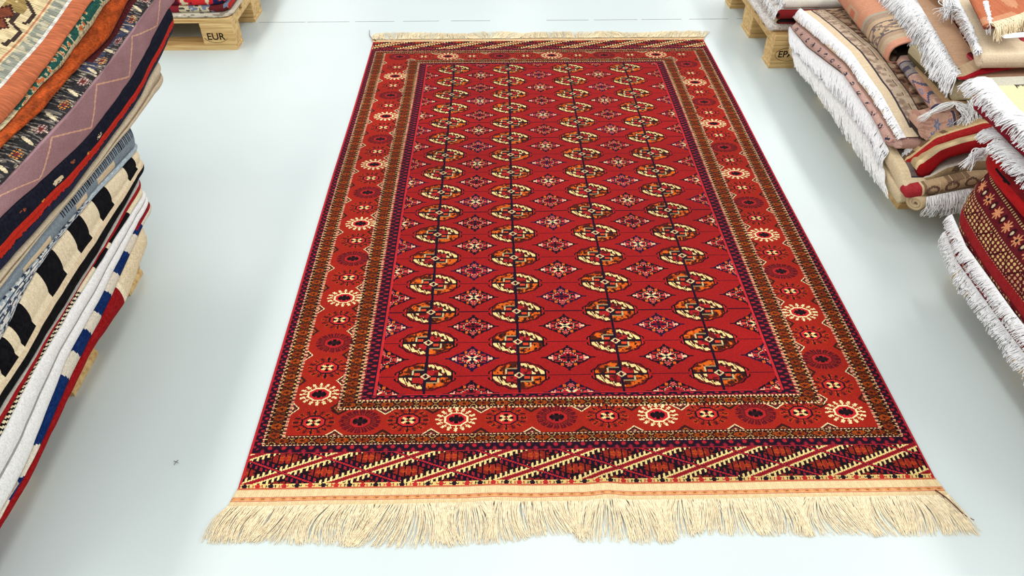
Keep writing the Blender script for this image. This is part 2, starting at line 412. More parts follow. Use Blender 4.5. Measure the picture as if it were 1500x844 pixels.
        put(c, ib & TRBL & (n1 > .6), (96, 18, 20)); put(c, ib & ORQ & (np.abs(np.abs(a)-.27) < .09) & (np.abs(np.abs(b)-.17) < .09), (206, 66, 36))
        put(c, inn & ORQ & (np.abs(np.abs(a)-.42) < .03) & (np.abs(b) < .42) & (np.abs(b) > .1), (196, 180, 130))
        put(c, inn & ORQ & (np.abs(np.abs(b)-.45) < .045) & (np.abs(a) < .42), (150, 130, 90))
        put(c, inn & (np.abs(b) < .075), (30, 14, 24)); put(c, (np.abs(a) < .045) & (rr < 1.05), (24, 14, 34))
        dm = np.abs(a)/.17+np.abs(b)/.22
        put(c, dm < 1, (226, 206, 150)); put(c, dm < .62, (176, 34, 34)); put(c, (dm < .7) & (np.abs(a) < .04), (24, 14, 30))
        put(c, (np.abs(b) < .10) & (np.abs(a) > .88) & (rr < 1), RED)
    for i, x in enumerate(gx):
        for k, y in enumerate(gy): gul(x, y, i*16+k)
    def minor(cx, cy, al, light):
        w, dx, dy = win(cx, cy, .075, .05); c = C[w]
        P = X[w], Y[w]
        ok = (P[0] > fx0) & (P[0] < fx1) & (P[1] > fy0) & (P[1] < fy1)
        a = dx/.070; b = dy/.0455
        D = (22, 10, 24) if not light else (26, 14, 44)
        n1 = vn(a*11+al*5, b*8+al, 31)
        # arrow heads left / right
        for s in (-1, 1):
            u = a*s
            hd = (u > .50) & (u < .86) & (np.abs(b) < .40*(.88-u)/.36+.02)
            put(c, ok & hd, D); put(c, ok & hd & (u > .55) & (u < .78) & (np.abs(b) < .28*(.80-u)/.30) & (fr(u*9) < .62), (226, 120, 110))
            put(c, ok & hd & (u > .58) & (u < .74) & (np.abs(b) < .06), (238, 206, 160))
            put(c, ok & (u > .80) & (u < 1.0) & (np.abs(b) < .05), D)
            put(c, ok & (u > .34) & (u <= .52) & (np.abs(b) < .16) & (n1 > .3), (212, 70, 66)); put(c, ok & (u > .36) & (u < .5) & (np.abs(np.abs(b)-.16) < .05), D)
            v = b*s
            hv = (v > .34) & (v < .86) & (np.abs(a) < .40*(.92-v)/.5+.02)
            put(c, ok & (v > .34) & (v < .62) & (np.abs(a) < .40*(.95-v)/.5+.05), D)
            put(c, ok & hv, D); put(c, ok & (v > .40) & (v < .72) & (np.abs(a) < .13*(.9-v)/.4) & (fr(v*7+np.abs(a)*6) < .6), (220, 90, 84))
            put(c, ok & (v > .40) & (v < .60) & (np.abs(np.abs(a)-.24) < .055), (214, 92, 30))
            put(c, ok & (v > .82) & (v < 1.0) & (np.abs(a) < .05), D)
        o = np.maximum(np.maximum(np.abs(a)*2.5, np.abs(b)*2.4), (np.abs(a)*2.5+np.abs(b)*2.4)*.70)
        put(c, ok & (o < 1.0), (36, 14, 22)); put(c, ok & (o < .92) & (fr(np.arctan2(b, a)*3.2) < .45), (226, 190, 150)); put(c, ok & (o < .80), (196, 36, 42))
        st = (np.abs(np.abs(a)*2.5-np.abs(b)*2.2) < .16) & (o < .70)
        put(c, ok & (((np.abs(a) < .07) | (np.abs(b) < .09)) & (o < .75)), D)
        put(c, ok & st, (240, 216, 160) if al % 2 == 0 else (110, 14, 24)); put(c, ok & (o < .16), D)
    mx_ = [.267, .499, .745, .998, 1.261]
    for i, x in enumerate(mx_):
        for k in range(17): minor(x, gy[0]+.1189*(k-.5), k+i, (k+i) % 3 == 2)
    # ---- end panels with slanting combs
    for (y0, y1, ph) in ((.012, .093, .0), (2.322, 2.412, .35)):
        mk = (Y > y0) & (Y < y1) & (X > .006) & (X < RW-.006); w = (Y-y0)/(y1-y0); u = X/.186+ph
        put(C, mk, (30, 10, 22))
        g1 = fr(u-w*1.08-.10); d1 = np.minimum(g1, 1-g1)*np.where(g1 < .5, 1, -1); e1 = np.abs(d1)
        g2 = fr(u+w*1.08+.15); d2 = np.minimum(g2, 1-g2); 
        put(C, mk & (fr(u*2) < .5) & (fr(w*2) < .5), (16, 12, 34))
        # diamond interior motif
        q1 = np.abs(e1-.5)/.3; q2 = np.abs(d2-.5)/.3; core = mk & (e1 > .22) & (d2 > .19)
        put(C, core, (24, 10, 18)); 
        lob = (np.maximum(q1, q2) < .86) & ((q1 < .5) | (q2 < .5)); put(C, core & lob, (134, 34, 26)); put(C, core & (q1 < .42) & (q2 < .42), (178, 66, 24)); put(C, core & lob & (np.abs(q1-q2) < .12), (150, 40, 30))
        put(C, core & (fr(u*13) < .22) & (np.maximum(q1, q2) > .25), (20, 9, 18))
        # red barred bands the other way
        put(C, mk & (d2 < .17), (16, 11, 32)); put(C, mk & (d2 > .075) & (d2 < .19) & (fr(u*15) < .42), (150, 30, 38)); put(C, mk & (d2 < .028), (176, 36, 42))
        # cream combs
        cm = mk & (e1 < .25)
        put(C, cm & (d2 > .05), (40, 11, 20)); put(C, cm & (d2 > .05) & (e1 < .07), (156, 30, 38)); put(C, cm & (d2 > .05) & (e1 < .015), (120, 18, 26))
        put(C, cm & (e1 > .07) & (e1 < .115) & (d2 > .04), (238, 214, 140))
        put(C, cm & (e1 >= .11) & (e1 < .24) & (fr(u*16) < .42) & (d2 > .05), (236, 210, 138))
    mk = (Y < .012) & (X > .004) & (X < RW-.004); put(C, mk, (228, 196, 120))
    f = fr(X/.0285); odd = (np.floor(X/.0285) % 2) == 0; mt = (np.minimum(np.abs(fr(f*2)-.5)*2, 1) > np.abs(Y/.012-.5)*1.6) & (f > .12) & (f < .88)
    put(C, mk & mt & odd, (30, 20, 30)); put(C, mk & mt & ~odd, (190, 44, 44))
    put(C, mk & (Y < .0015), (190, 30, 40)); put(C, (Y > 2.408), (196, 60, 44))
    # natural colour drift of the dye between rows of knots, and knot-to-knot variation
    dr = 1+.10*(vn(X*.8, Y*9, 41)-.5)+.08*(vn(X*2.5, Y*3, 42)-.5)
    kn = 1+.16*(RNG.random((ny, nx))-.5)
    return np.clip(C*(dr*kn)[..., None], 0, 255), nx, ny
rug = empty('knotted_rug', (RX0+RW/2, RY0+RL/2, 0))
tag(rug, 'large red hand-knotted rug with rows of octagons and cream fringes, lying on the floor', 'rug')
C, nx, ny = paint_rug()
gx_ = np.linspace(0, RW, nx+1); gy_ = np.linspace(0, RL, ny+1); GX, GY = np.meshgrid(gx_, gy_)
edge = np.minimum(np.minimum(GX, RW-GX), np.minimum(GY, RL-GY)); GZ = .0085+rug_z(GX, GY)-.004*np.exp(-edge/.003)
wx = GX+RX0+.003*np.sin(GY*4.2)*(1-np.abs(GX/RW-.5)); wy = GY+RY0
P = np.stack([wx, wy, GZ], -1)
Q = grid_quads(ny+1, nx+1)[:, ::-1]
# side walls of the pile
b = P.reshape(-1, 3); nvt = len(b); idx = np.arange(nvt).reshape(ny+1, nx+1)
ring = np.r_[idx[0, :], idx[1:, -1], idx[-1, -2::-1], idx[-2:0:-1, 0]]
low = b[ring].copy(); low[:, 2] = .0004; li = np.arange(len(ring))+nvt
Qs = np.stack([ring, li, np.roll(li, -1), np.roll(ring, -1)], -1)
Qs2 = Qs
FC = np.vstack([lin(C).reshape(-1, 3), np.broadcast_to(lin((176, 30, 42)), (len(Qs2), 3))])
mesh_np('pile_field', np.vstack([b, low]), np.vstack([Q, Qs2]), M_FIELD, rug, FC)
def kilim_end(y0, y1, lab):
    na, nb = 700, 26
    xs = np.linspace(0.0, RW, na+1); t = np.linspace(0, 1, nb+1); A, T = np.meshgrid(xs, t)
    yy = y0+(y1-y0)*T; taper = .012*T*np.where(A < RW/2, -1, 1)*np.abs(A/RW-.5)*2
    z = .0062-.003*T+rug_z(A, np.where(y0 < 1, yy, yy))
    Pp = np.stack([A+RX0+taper, yy+RY0+.002*(vn(A*14, T*0, 61)-.5)*T, z], -1)
    Ac = (A[1:, 1:]+A[:-1, :-1])/2; Tc = (T[1:, 1:]+T[:-1, :-1])/2
    Cc = base(Ac, (240, 214, 164))
    put(Cc, fr(Ac/.004) < .35, (228, 200, 150)); put(Cc, (Tc < .07), (206, 120, 84))
    st = np.abs(Tc-.56) < .10
    put(Cc, st, (232, 176, 124)); f = np.abs(fr(Ac/.022)-.5)*2
    put(Cc, st & (np.abs(Tc-.56)/.10 < f) & (np.abs(Tc-.56) < .08), (226, 150, 84)); put(Cc, st & (np.hypot((fr(Ac/.022+.5)-.5)*2.2, (Tc-.56)/.1) < .32), (96, 84, 84))
    put(Cc, np.abs(np.abs(Tc-.56)-.095) < .02, (206, 120, 96))
    put(Cc, (Tc > .93) & (fr(Ac/.009) < .5), (170, 140, 96))
    q = grid_quads(nb+1, na+1); q = q if y1 < y0 else q[:, ::-1]
    o = mesh_np('kilim_end', Pp, q, M_WEAVE, rug, lin(Cc).reshape(-1, 3))
    o['label'] = lab
kilim_end(0.0015, -.044, 'cream woven end band with a thin orange line')
kilim_end(RL-.0015, RL+.03, 'cream woven end band at the far end')
def rug_fringe(near):
    n = 1900 if near else 1300; rg = np.random.default_rng(3 if near else 4)
    x = np.sort(rg.random(n))*(RW+.02)-.01; t = x/RW
    if near:
        y = np.full(n, -.042); s = -1; L = .082+.026*vn(x*9, x*0, 71)-.018*rg.random(n)
        lean = np.interp(t, [0, .06, .16, .3, .45, .62, .8, .94, 1], [-.75, -.5, -.3, -.08, .12, .06, .18, .12, -.12])
        lean = lean+(vn(x*13, x*0, 72)-.5)*.9+(vn(x*34, x*0, 79)-.5)*.5+rg.normal(0, .09, n)
    else:
        y = np.full(n, RL+.028); s = 1; L = .075+.03*vn(x*9, x*0, 73)-.02*rg.random(n)
        lean = np.interp(t, [0, .1, .5, .9, 1], [-.15, .1, .15, .25, .35])+(vn(x*12, x*0, 74)-.5)*1.1+rg.normal(0, .12, n)
    k = np.linspace(0, 1, 8); z0 = .004+rug_z(x, y)
    curl = (vn(x*17, x*0, 75)-.5)*.03+rg.normal(0, .003, n)
    P = np.zeros((n, 8, 3))
    P[:, :, 0] = x[:, None]+RX0+(L*lean)[:, None]*k+curl[:, None]*np.sin(k*math.pi*.9)
    P[:, :, 1] = y[:, None]+RY0+s*(L/np.sqrt(1+lean**2*.5))[:, None]*k
    P[:, :, 2] = z0[:, None]*(1-k)**1.5+.0012+rg.random(n)[:, None]*.004*np.sin(k*math.pi)[None]+.002*rg.random(n)[:, None]
    o = tubes('fringe', P, .00115*(.8+.5*rg.random(n)), M_FR_CREAM, rug); tag(o, 'loose cream fringe of the ' + ('near' if near else 'far') + ' end', kind='stuff')
rug_fringe(True); rug_fringe(False)
def loose(pts, r, lab):
    pts = np.array(pts, float); t = np.linspace(0, 1, 24); d = np.linspace(0, 1, len(pts))
    P = np.stack([np.interp(t, d, pts[:, k]) for k in range(3)], -1)
    for _ in range(3): P[1:-1] = (P[:-2]+2*P[1:-1]+P[2:])/4
    o = tubes('loose_thread', P[None], r, M_THREAD, rug, 5); o['label'] = lab
loose([rz(1370, 718, .006), rz(1385, 728, .012), rz(1400, 742, .012), rz(1413, 755, .006), rz(1427, 762, .003)], .0016, 'dark loose thread trailing from the near corner')
loose([rz(551, 60, .006), rz(545, 57, .006), rz(541, 52, .006), rz(541, 44, .004)], .0018, 'dark loose thread curling from the far corner')
# a scrap of thread on the floor
sp = rz(258, 678, .001)
o = tubes('thread_scrap', [[sp+[-.006, .004, .001], sp+[0, 0, .003], sp+[.007, -.002, .001]], [sp+[.003, .006, .001], sp+[0, 0, .003], sp+[-.002, -.007, .001]]], .0007, M_INK)
tag(o, 'tiny black scrap of thread on the bare floor left of the rug', 'scrap')

# ------------------------------------------------------------------ pallets
def pallet(loc, label, stamp=None):
    """Euro pallet, 1.2 (x) by 0.8 (y) by 0.144; loc is its near corner with the lowest x and y."""
    root = empty('wooden_pallet', loc); tag(root, label, 'pallet', 'wooden pallets under the rug stacks')
    def part(nm, x0, x1, y0, y1, z0, z1, bev=.003):
        bm = bmesh.new(); cx, cy, cz = (x0+x1)/2, (y0+y1)/2, (z0+z1)/2
        box_bm(bm, x0-cx, x1-cx, y0-cy, y1-cy, z0-cz, z1-cz, bev)
        return bm_obj(nm, bm, M_WOOD, root, (cx, cy, cz))
    for y0, w in ((0, .145), (.1875, .1), (.3275, .145), (.5125, .1), (.655, .145)): part('deck_board', 0, 1.2, y0, y0+w, .1225, .144)
    for x0 in (0, .5275, 1.055): part('stringer_board', x0, x0+.145, 0, .8, .1005, .122)
    for y0, w in ((0, .1), (.3275, .145), (.7, .1)):
        # bottom board with chamfered ends
        bm = bmesh.new(); pr = [(0, 0), (1.2, 0), (1.2, .012), (1.192, .022), (.008, .022), (0, .012)]
        f = [bm.verts.new((px-.6, -w/2, pz-.011)) for px, pz in pr]; g = [bm.verts.new((px-.6, w/2, pz-.011)) for px, pz in pr]
        bm.faces.new(f); bm.faces.new(g[::-1])
        for i in range(6): bm.faces.new((f[i], g[i], g[(i+1) % 6], f[(i+1) % 6]))
        bmesh.ops.recalc_face_normals(bm, faces=bm.faces)
        bm_obj('skid_board', bm, M_WOOD, root, (.6, y0+w/2, .0112))
        for x0 in (0, .5275, 1.055):
            bl = part('block', x0, x0+.145, y0, y0+w, .0225, .1, .004)
            if stamp and y0 == 0 and x0 == stamp[1]:
                cu = bpy.data.curves.new('stamp_lettering', 'FONT'); cu.body = stamp[0]; cu.size = stamp[2]; cu.align_x = 'CENTER'; cu.align_y = 'CENTER'; cu.extrude = .0003; cu.offset = .0006
                cu.materials.append(M_INK); tmp = bpy.data.objects.new('tmp', cu); COL.objects.link(tmp); bpy.context.view_layer.update(); lm = bpy.data.meshes.new_from_object(tmp.evaluated_get(bpy.context.evaluated_depsgraph_get())); bpy.data.objects.remove(tmp)
                lm.materials.clear(); lm.materials.append(M_INK); to = bpy.data.objects.new('stamp_lettering', lm); COL.objects.link(to); to.parent = bl
                to.location = (stamp[3], -.0503, .0); to.rotation_euler = (math.pi/2, 0, 0)
                a = np.linspace(*stamp[4], 40); ring = np.stack([stamp[3]+stamp[5]*np.cos(a), np.full(40, -.0503), stamp[6]*np.sin(a)], -1)
                Pn = np.stack([ring], 0); ob = tubes('stamp_oval', Pn, .0011, M_INK, None, 4); ob.parent = bl
    return root
p = pallet((1.165, 3.072, 0), 'light wooden pallet with an oval EPAL stamp, far right under the white-fringed stack', ('EPAL', 0, .040, .0, (0, 2*math.pi), .056, .029))
p = pallet((1.29, 2.0, 0), 'wooden pallet mostly hidden below the long white fringes of the middle right stack')
p = pallet((1.305, .865, 0), 'wooden pallet below the dark red folded rug at the right edge')
p = pallet((-2.25, .915, 0), 'wooden pallet under the tall stack of black-and-cream kilims at left')
p = pallet((-2.385, 3.311, 0), 'light wooden pallet with a EUR stamp, far left behind the tall stack', ('EUR', 1.055, .044, -.012, (math.pi*1.05, math.pi*1.95), .052, .026))

# ------------------------------------------------------------------ tall stack on the left
def rail(pix, x): return [(q[1], q[0], q[2]) for q in (rx(u, v, x) for u, v in pix)]
def up(r, dz, do=0.): return [(a, o+do, z+dz) for a, o, z in r]
Lb = dict(
    bot=rail([(221, 345), (185, 440), (130, 520), (50, 690), (2, 770)], -.962),
    red=rail([(212, 325), (160, 440), (100, 560), (40, 690), (5, 740)], -.964),
    blue=rail([(222, 290), (195, 340), (150, 430), (100, 520), (30, 700)], -.966),
    white=rail([(215, 275), (180, 330), (130, 410), (50, 540), (0, 640)], -.968),
    strip=rail([(211, 267), (165, 345), (112, 425), (28, 575), (0, 622)], -.970),
    redstrip=rail([(208, 256), (155, 350), (100, 440), (0, 600)], -.972),
    check=rail([(205, 243), (150, 318), (100, 392), (50, 472), (0, 560)], -.974),
    melange=rail([(205, 215), (150, 275), (100, 330), (50, 400), (0, 500)], -.977),
    grey=rail([(205, 207), (140, 276), (90, 336), (0, 440)], -.979),
    cream=rail([(187, 190), (130, 255), (50, 350), (0, 418)], -.978),
    navy=rail([(256, 40), (200, 150), (150, 220), (100, 285), (0, 395)], -.972),
    mauve=rail([(246, 15), (190, 120), (130, 200), (55, 270), (0, 320)], -.958),
    dark=rail([(222, 3), (160, 90), (100, 165), (25, 245)], -.985),
    orange=rail([(185, 0), (160, 55), (100, 112), (50, 170), (0, 213)], -1.03),
    fr=rail([(154, 6), (123, 55), (89, 98), (43, 142), (0, 187)], -1.045),
    terra=rail([(129, 5), (110, 35), (78, 82), (48, 123), (20, 160), (0, 182)], -1.052),
    top=rail([(103, 0), (68, 54), (42, 82), (0, 129)], -1.085))
GL = 'folded kilims and rugs in the tall left stack'
def ypx(u, v, x=-.968): return float(rx(u, v, x)[1])
def blocks(A, spans): 
    mk = np.zeros(A.shape, bool)
    for a, b in spans: mk |= (A > min(a, b)) & (A < max(a, b))
    return mk
def weave_noise(S, A, c, amt=14, fa=260, fs=18, seed=3):
    return np.clip(c+(vn(A*fa, S*fs, seed)-.5)[..., None]*2*amt, 0, 255)
def c_bottom(S, A):
    c = base(S, (150, 22, 26)); put(c, A > 1.455, (236, 216, 178)); put(c, (A > 1.44) & (A < 1.455), (250, 236, 200))
    return weave_noise(S, A, c)
def c_blue(S, A):
    c = base(S, (226, 216, 196))
    sp = [(ypx(155, 429), ypx(140, 461)), (ypx(126, 486), ypx(108, 517)), (ypx(92, 551), ypx(47, 645)), (ypx(27, 693), ypx(6, 735)), (ypx(206, 335), ypx(199, 352)), (ypx(186, 376), ypx(170, 405))]
    put(c, blocks(A+.01*(S-.5), sp) & (S > .08), (16, 44, 96)); put(c, (S < .10), (190, 176, 160)); put(c, (A > 1.62) & (S > .7), (146, 24, 36))
    return weave_noise(S, A, c)
def c_white(S, A):
    c = base(S, (252, 250, 246)); put(c, np.abs(S-.5) < .03, (170, 166, 162))  # grey middle line paints the shade of the crease between folds
    return weave_noise(S, A, c, 7)
def c_strip(S, A):
    c = base(S, (240, 226, 190)); near = A < ypx(112, 420)
    put(c, near & (fr(A/.0125+S*.8) < .5), (22, 18, 20))
    put(c, ~near & blocks(A, [(ypx(187, 312), ypx(160, 355)), (ypx(150, 352), ypx(140, 400))]), (18, 16, 20)); put(c, S < .16, (20, 18, 22))
    return weave_noise(S, A, c, 8)
def c_redstrip(S, A):
    c = base(S, (158, 26, 30)); put(c, (S > .78), (188, 182, 172)); put(c, (S < .1), (210, 190, 150))
    return weave_noise(S, A, c)
def c_check(S, A):
    c = base(S, (243, 226, 190))
    sp = [(ypx(u, v, -.974)-w, ypx(u, v, -.974)+w) for u, v, w in ((222, 224, .022), (188, 241, .03), (148, 290, .037), (113, 336, .031), (75, 397, .037), (28, 470, .03), (10, 530, .026))]
    put(c, blocks(A, sp) & (S > .40), (16, 16, 20)); put(c, S < .24, (18, 16, 18)); put(c, (S >= .24) & (S < .40), (236, 214, 178)); put(c, (S > .24) & (S < .27), (200, 130, 80))  # black strip along the lower lip is fold shadow painted into the colour
    return weave_noise(S, A, c, 9)
def c_melange(S, A):
    c = base(S, (170, 184, 192)); n = vn(A*150, S*14, 5); n2 = vn(A*60, S*30, 6); far = A > 1.50
    put(c, ~far & (n > .55), (226, 224, 216)); put(c, ~far & (n < .34), (58, 66, 84)); put(c, ~far & (fr(S*4+.15*n2) < .22), (70, 78, 92))
    put(c, far & (n > .6), (198, 210, 214)); put(c, far & (fr(S*3) < .2), (142, 158, 168))
    return c
def c_grey(S, A):
    c = base(S, (136, 150, 158)); st = (S > .55) & (A > 1.42)
    put(c, (S > .5) & (A > 1.38) & (fr(A/.0065) < .45), (36, 38, 48)); put(c, (S < .45) & blocks(A, [(1.2, 1.32), (1.44, 1.50), (1.56, 1.66)]), (228, 206, 170))
    return weave_noise(S, A, c, 12)
def c_cream(S, A):
    c = base(S, (214, 196, 166)); put(c, (S > .4) & (S < .47), (160, 140, 112))
    return weave_noise(S, A, c, 10)
def c_navy(S, A):
    c = base(S, (24, 26, 40)); j = .04*(vn(A*160, S*0, 8)-.5)*2
    put(c, (S+j > .36) & (S < .62), (206, 48, 32)); put(c, (S > .46) & (S < .50), (182, 38, 28)); put(c, S+j < .33, (40, 44, 70))
    n = vn(A*22, S*5, 9); k = np.floor(A*14) % 3
    mot = (A < 1.66) & (np.hypot((fr(A*14)-.5)*1.3, (S-.72-.10*(k-1))*5) < .20+.5*(n-.5)) & (vn(A*160, S*30, 19) > .38)
    put(c, mot & (k == 0), (226, 150, 60)); put(c, mot & (k == 1), (228, 206, 168)); put(c, mot & (k == 2), (150, 80, 50))
    return weave_noise(S, A, c, 8)
def c_mauve(S, A):
    c = base(S, (150, 112, 114)); f = fr(A/.25+.1); zz = np.abs(f-.5)*2
    put(c, np.abs(S-.12-.76*zz) < .028, (206, 158, 128)); put(c, S > .96, (170, 134, 138))
    return weave_noise(S, A, c, 5, 30, 3)
def c_dark(S, A):
    c = base(S, (48, 46, 48)); n = vn(A*240, S*3, 10); put(c, n > .60, (120, 112, 104)); put(c, n > .82, (222, 204, 170))
    far = vn(A*9, S*1.5, 12); put(c, (A > 1.75) & (far > .52) & (n < .7), (66, 72, 96)); put(c, (A > 1.8) & (S > .72), (92, 34, 36)); 
    P_ = .112; k = np.floor(A/P_) % 2; fa = fr(A/P_)
    fl_ = np.hypot((fa-.25)*P_/.020, (S-.42)/.26); cell = (fr((fa-.25)*P_/.0095+.5) < .62) & (fr(S*7.5) < .62)
    put(c, (fl_ < 1) & cell & (k == 0), (222, 142, 66)); put(c, (fl_ < 1) & cell & (k == 1), (206, 160, 150)); put(c, (fl_ < .35), (120, 44, 40))
    lf = np.hypot(((fa-.75)*P_-(S-.45)*.022)/.006, (S-.45)/.30); put(c, lf < 1, (232, 214, 176))
    return c
def c_orange(S, A):
    c = base(S, (176, 76, 30)); n = vn(A*40, S*6, 13); return np.clip(c*(.8+.4*n[..., None]), 0, 255)
def c_frg(S, A):
    c = base(S, (206, 190, 150)); n = vn(A*120, S*3, 14); put(c, (S > .45) & (n > .42), (40, 92, 80)); put(c, (S > .45) & (n < .25), (206, 110, 60)); put(c, (S <= .45) & (n < .3), (160, 150, 110))
    return c
def c_top(S, A):
    c = base(S, (196, 108, 70)); n = vn(A*300, S*2, 15)
    c = c*(.86+.24*n[..., None])
    m_ = S-1
    t = (m_ > 0); wv = .003*(vn(A*90, S*0, 16)-.5)
    put(c, t, (232, 208, 160));
    put(c, t & (m_+wv < .028), (156, 158, 142)); put(c, t & (m_ < .006), (236, 232, 220)); put(c, t & (m_ > .006) & (m_ < .028) & (vn(A*110, m_*90, 18) > .62), (206, 196, 166))
    put(c, t & (m_ > .031) & (m_ < .037), (204, 134, 98))
    A_ = A; A = 1.60+fr((A-1.60)/.31)*.31
    put(c, t & (np.hypot((A-1.84)/.05, (m_-.085)/.022) < 1) & (vn(A*50, m_*90, 22) > .25), (168, 140, 84))
    for (ca, cb) in ((1.808, .092), (1.760, .088)):
        q = np.abs(A-ca)/.034+np.abs(m_-cb)/.022; put(c, t & (q < 1), (70, 32, 24)); put(c, t & (q < .72), (132, 66, 44))
    def seg(p, q_):
        dx, dy = q_[0]-p[0], q_[1]-p[1]; u = np.clip(((A-p[0])*dx+(m_-p[1])*dy)/(dx*dx+dy*dy), 0, 1)
        return np.hypot(A-p[0]-u*dx, m_-p[1]-u*dy)
    for pl in (((1.873, .070), (1.838, .044), (1.795, .047)), ((1.782, .070), (1.761, .046), (1.690, .047), (1.695, .055)), ((1.82, .072), (1.782, .070))):
        for p_, q_ in zip(pl[:-1], pl[1:]): put(c, t & (seg(p_, q_) < .0042), (66, 50, 42))
    rib = np.where(fr(A/.0062) < .3, .80, 1.0); c = np.where(t[..., None], c*rib[..., None]*(.9+.2*vn(A*200, m_*90, 17))[..., None], c)
    A = A_
    put(c, t & (m_ > .118+.05*(1.84-A)), (206, 198, 190))
    return np.clip(c, 0, 255)
A0 = .60
def lstack(name, label, lo, hi, col, cat='rug', a1=None, **k):
    kw = dict(depth=.62, a0=A0, na=320, ne=16, nt=5, mat=M_WEAVE, bulge=.006, corner=.05, n=1, smooth=6, rise=.045, botrise=.045)
    if lo in ('navy', 'mauve', 'dark', 'orange', 'terra'): kw['rise'] = 0.
    if lo in ('mauve', 'dark', 'orange', 'terra'): kw['botrise'] = 0.
    kw.update(k)
    return folded(name, label, cat, GL, up(Lb[lo], .0008), up(Lb[hi], -.0008), -1, 'y', col, a1=a1 or max(Lb[lo][0][0], Lb[hi][0][0]), **kw)
lstack('folded_kilim', 'dark red and cream folded kilim, lowest of the tall left stack', 'bot', 'red', c_bottom, 'kilim', seed=1)
lstack('folded_kilim', 'cream kilim with deep blue blocks, second from the bottom of the tall left stack', 'red', 'blue', c_blue, 'kilim', seed=2)
lstack('folded_kilim', 'plain white thick folded kilim in the lower left stack, above the blue-blocked one', 'blue', 'white', c_white, 'kilim', n=2, seed=3)
lstack('folded_kilim', 'thin kilim with fine black and cream stripes along its edge, left stack', 'white', 'strip', c_strip, 'kilim', seed=4, bulge=.004)
lstack('folded_kilim', 'thin dark red kilim edge just below the black-and-cream blocked kilim, left stack', 'strip', 'redstrip', c_redstrip, 'kilim', seed=5, bulge=.004)
lstack('folded_kilim', 'cream folded kilim with large black rectangular blocks along the edge, left stack', 'redstrip', 'melange', c_check, 'kilim', seed=6, n=2, ne=24)
lstack('folded_rug', 'blue-grey and white mottled woven rug above the black blocks, left stack', 'melange', 'grey', c_melange, seed=7)
lstack('folded_rug', 'grey folded rug with short black bars and cream pieces, left stack', 'grey', 'cream', c_grey, seed=8)
lstack('folded_rug', 'plain beige folded rug just below the navy and red one, left stack', 'cream', 'navy', c_cream, seed=9, n=2, a1=2.08, bulge=.010)
lstack('folded_kilim', 'navy kilim with a bright red jagged band, below the mauve cloth, left stack', 'navy', 'mauve', c_navy, 'kilim', seed=10, bulge=.012, ne=40, na=500, capr=.03)
lstack('folded_cloth', 'mauve cloth with a pale stitched zigzag, under the dark flowered rug, left stack', 'mauve', 'dark', c_mauve, 'cloth', seed=11, a1=2.30, bulge=.004, ne=40, na=500, wob=.002)
lstack('folded_rug', 'charcoal flat-woven rug with cream leaves and small flowers, left stack', 'dark', 'orange', c_dark, seed=12, a1=2.32, bulge=.006, ne=44, na=700, mat=M_ROUGH)
lstack('folded_rug', 'plain burnt-orange pile rug, second from the top of the left stack', 'orange', 'fr', c_orange, seed=13, a1=2.32, bulge=.02, ne=20, mat=M_ROUGH, wob=.003)
t_ = lstack('folded_rug', 'terracotta-edged cream rug with brown motifs, topmost of the tall left stack', 'terra', 'top', c_top, seed=14, a1=2.30, rise=0, bulge=.014, ne=20, nt=90, na=600, mat=M_RIB, depth=.5, topf=lambda d, A: .05*np.minimum(1, d/.12)+.05*d)
folded('knotted_edge', None, None, None, up(Lb['fr'], .001), up(Lb['terra'], -.001), -1, 'y', c_frg, a0=A0, a1=2.29, depth=.06, nt=3, ne=14, na=400, bulge=.008, mat=M_ROUGH, parent=t_, wob=.004)

# ------------------------------------------------------------------ far left stack
GF = 'patterned rugs on the far left pallet'
def c_farl(k):
    def f(S, A):
        n = vn(A*55, S*3, 20+k); n2 = vn(A*30, S*2, 40+k)
        if k == 0:
            c = base(S, (214, 202, 180)); put(c, n < .3, (150, 136, 120)); put(c, n > .8, (240, 232, 214))
        elif k == 1:
            c = base(S, (214, 200, 166)); put(c, n < .36, (70, 66, 62)); put(c, (A > -1.50) & (A < -1.40), (138, 38, 48)); put(c, (A > -1.27) & (A < -1.20), (104, 34, 38)); put(c, (A > -1.36) & (n > .6), (120, 130, 150)); put(c, (A > -1.195), (186, 46, 40))
        elif k == 2:
            c = base(S, (206, 40, 46)); put(c, A < -1.46, (240, 236, 222)); put(c, (A < -1.46) & (fr(A/.055) < .12), (40, 36, 44)); put(c, (A > -1.50) & (A < -1.40), (92, 22, 34)); put(c, (A > -1.40) & (n < .42), (32, 38, 78)); put(c, (A > -1.40) & (n > .72), (220, 206, 170)); put(c, (A > -1.34) & (A < -1.28), (216, 50, 50))
        else:
            c = base(S, (160, 24, 36)); put(c, (n > .6), (60, 30, 44)); put(c, S > 1.02, (226, 216, 200)); put(c, (S > 1.02) & (n2 > .6), (150, 30, 40))
        return c
    return f
for k, (z0, z1, yo, lab) in enumerate(((.146, .166, 3.318, 'beige rug with a ragged lower edge, lowest on the far left pallet'), (.167, .195, 3.325, 'cream and grey patterned rug with dark red panels, second up on the far left pallet'),
        (.196, .228, 3.332, 'white, navy and bright red rug edge, third up on the far left pallet'), (.229, .262, 3.36, 'dark red rug, topmost visible on the far left pallet'))):
    folded('folded_rug', lab, 'rug', GF, [(-2.3, yo, z0), (-1.19-.012*k, yo, z0)], [(-2.3, yo+.004, z1), (-1.195-.012*k, yo+.004, z1)], 1, 'x', c_farl(k), depth=.70, na=260, ne=12, nt=8, bulge=.010, corner=.05, seed=30+k, capr=.015)

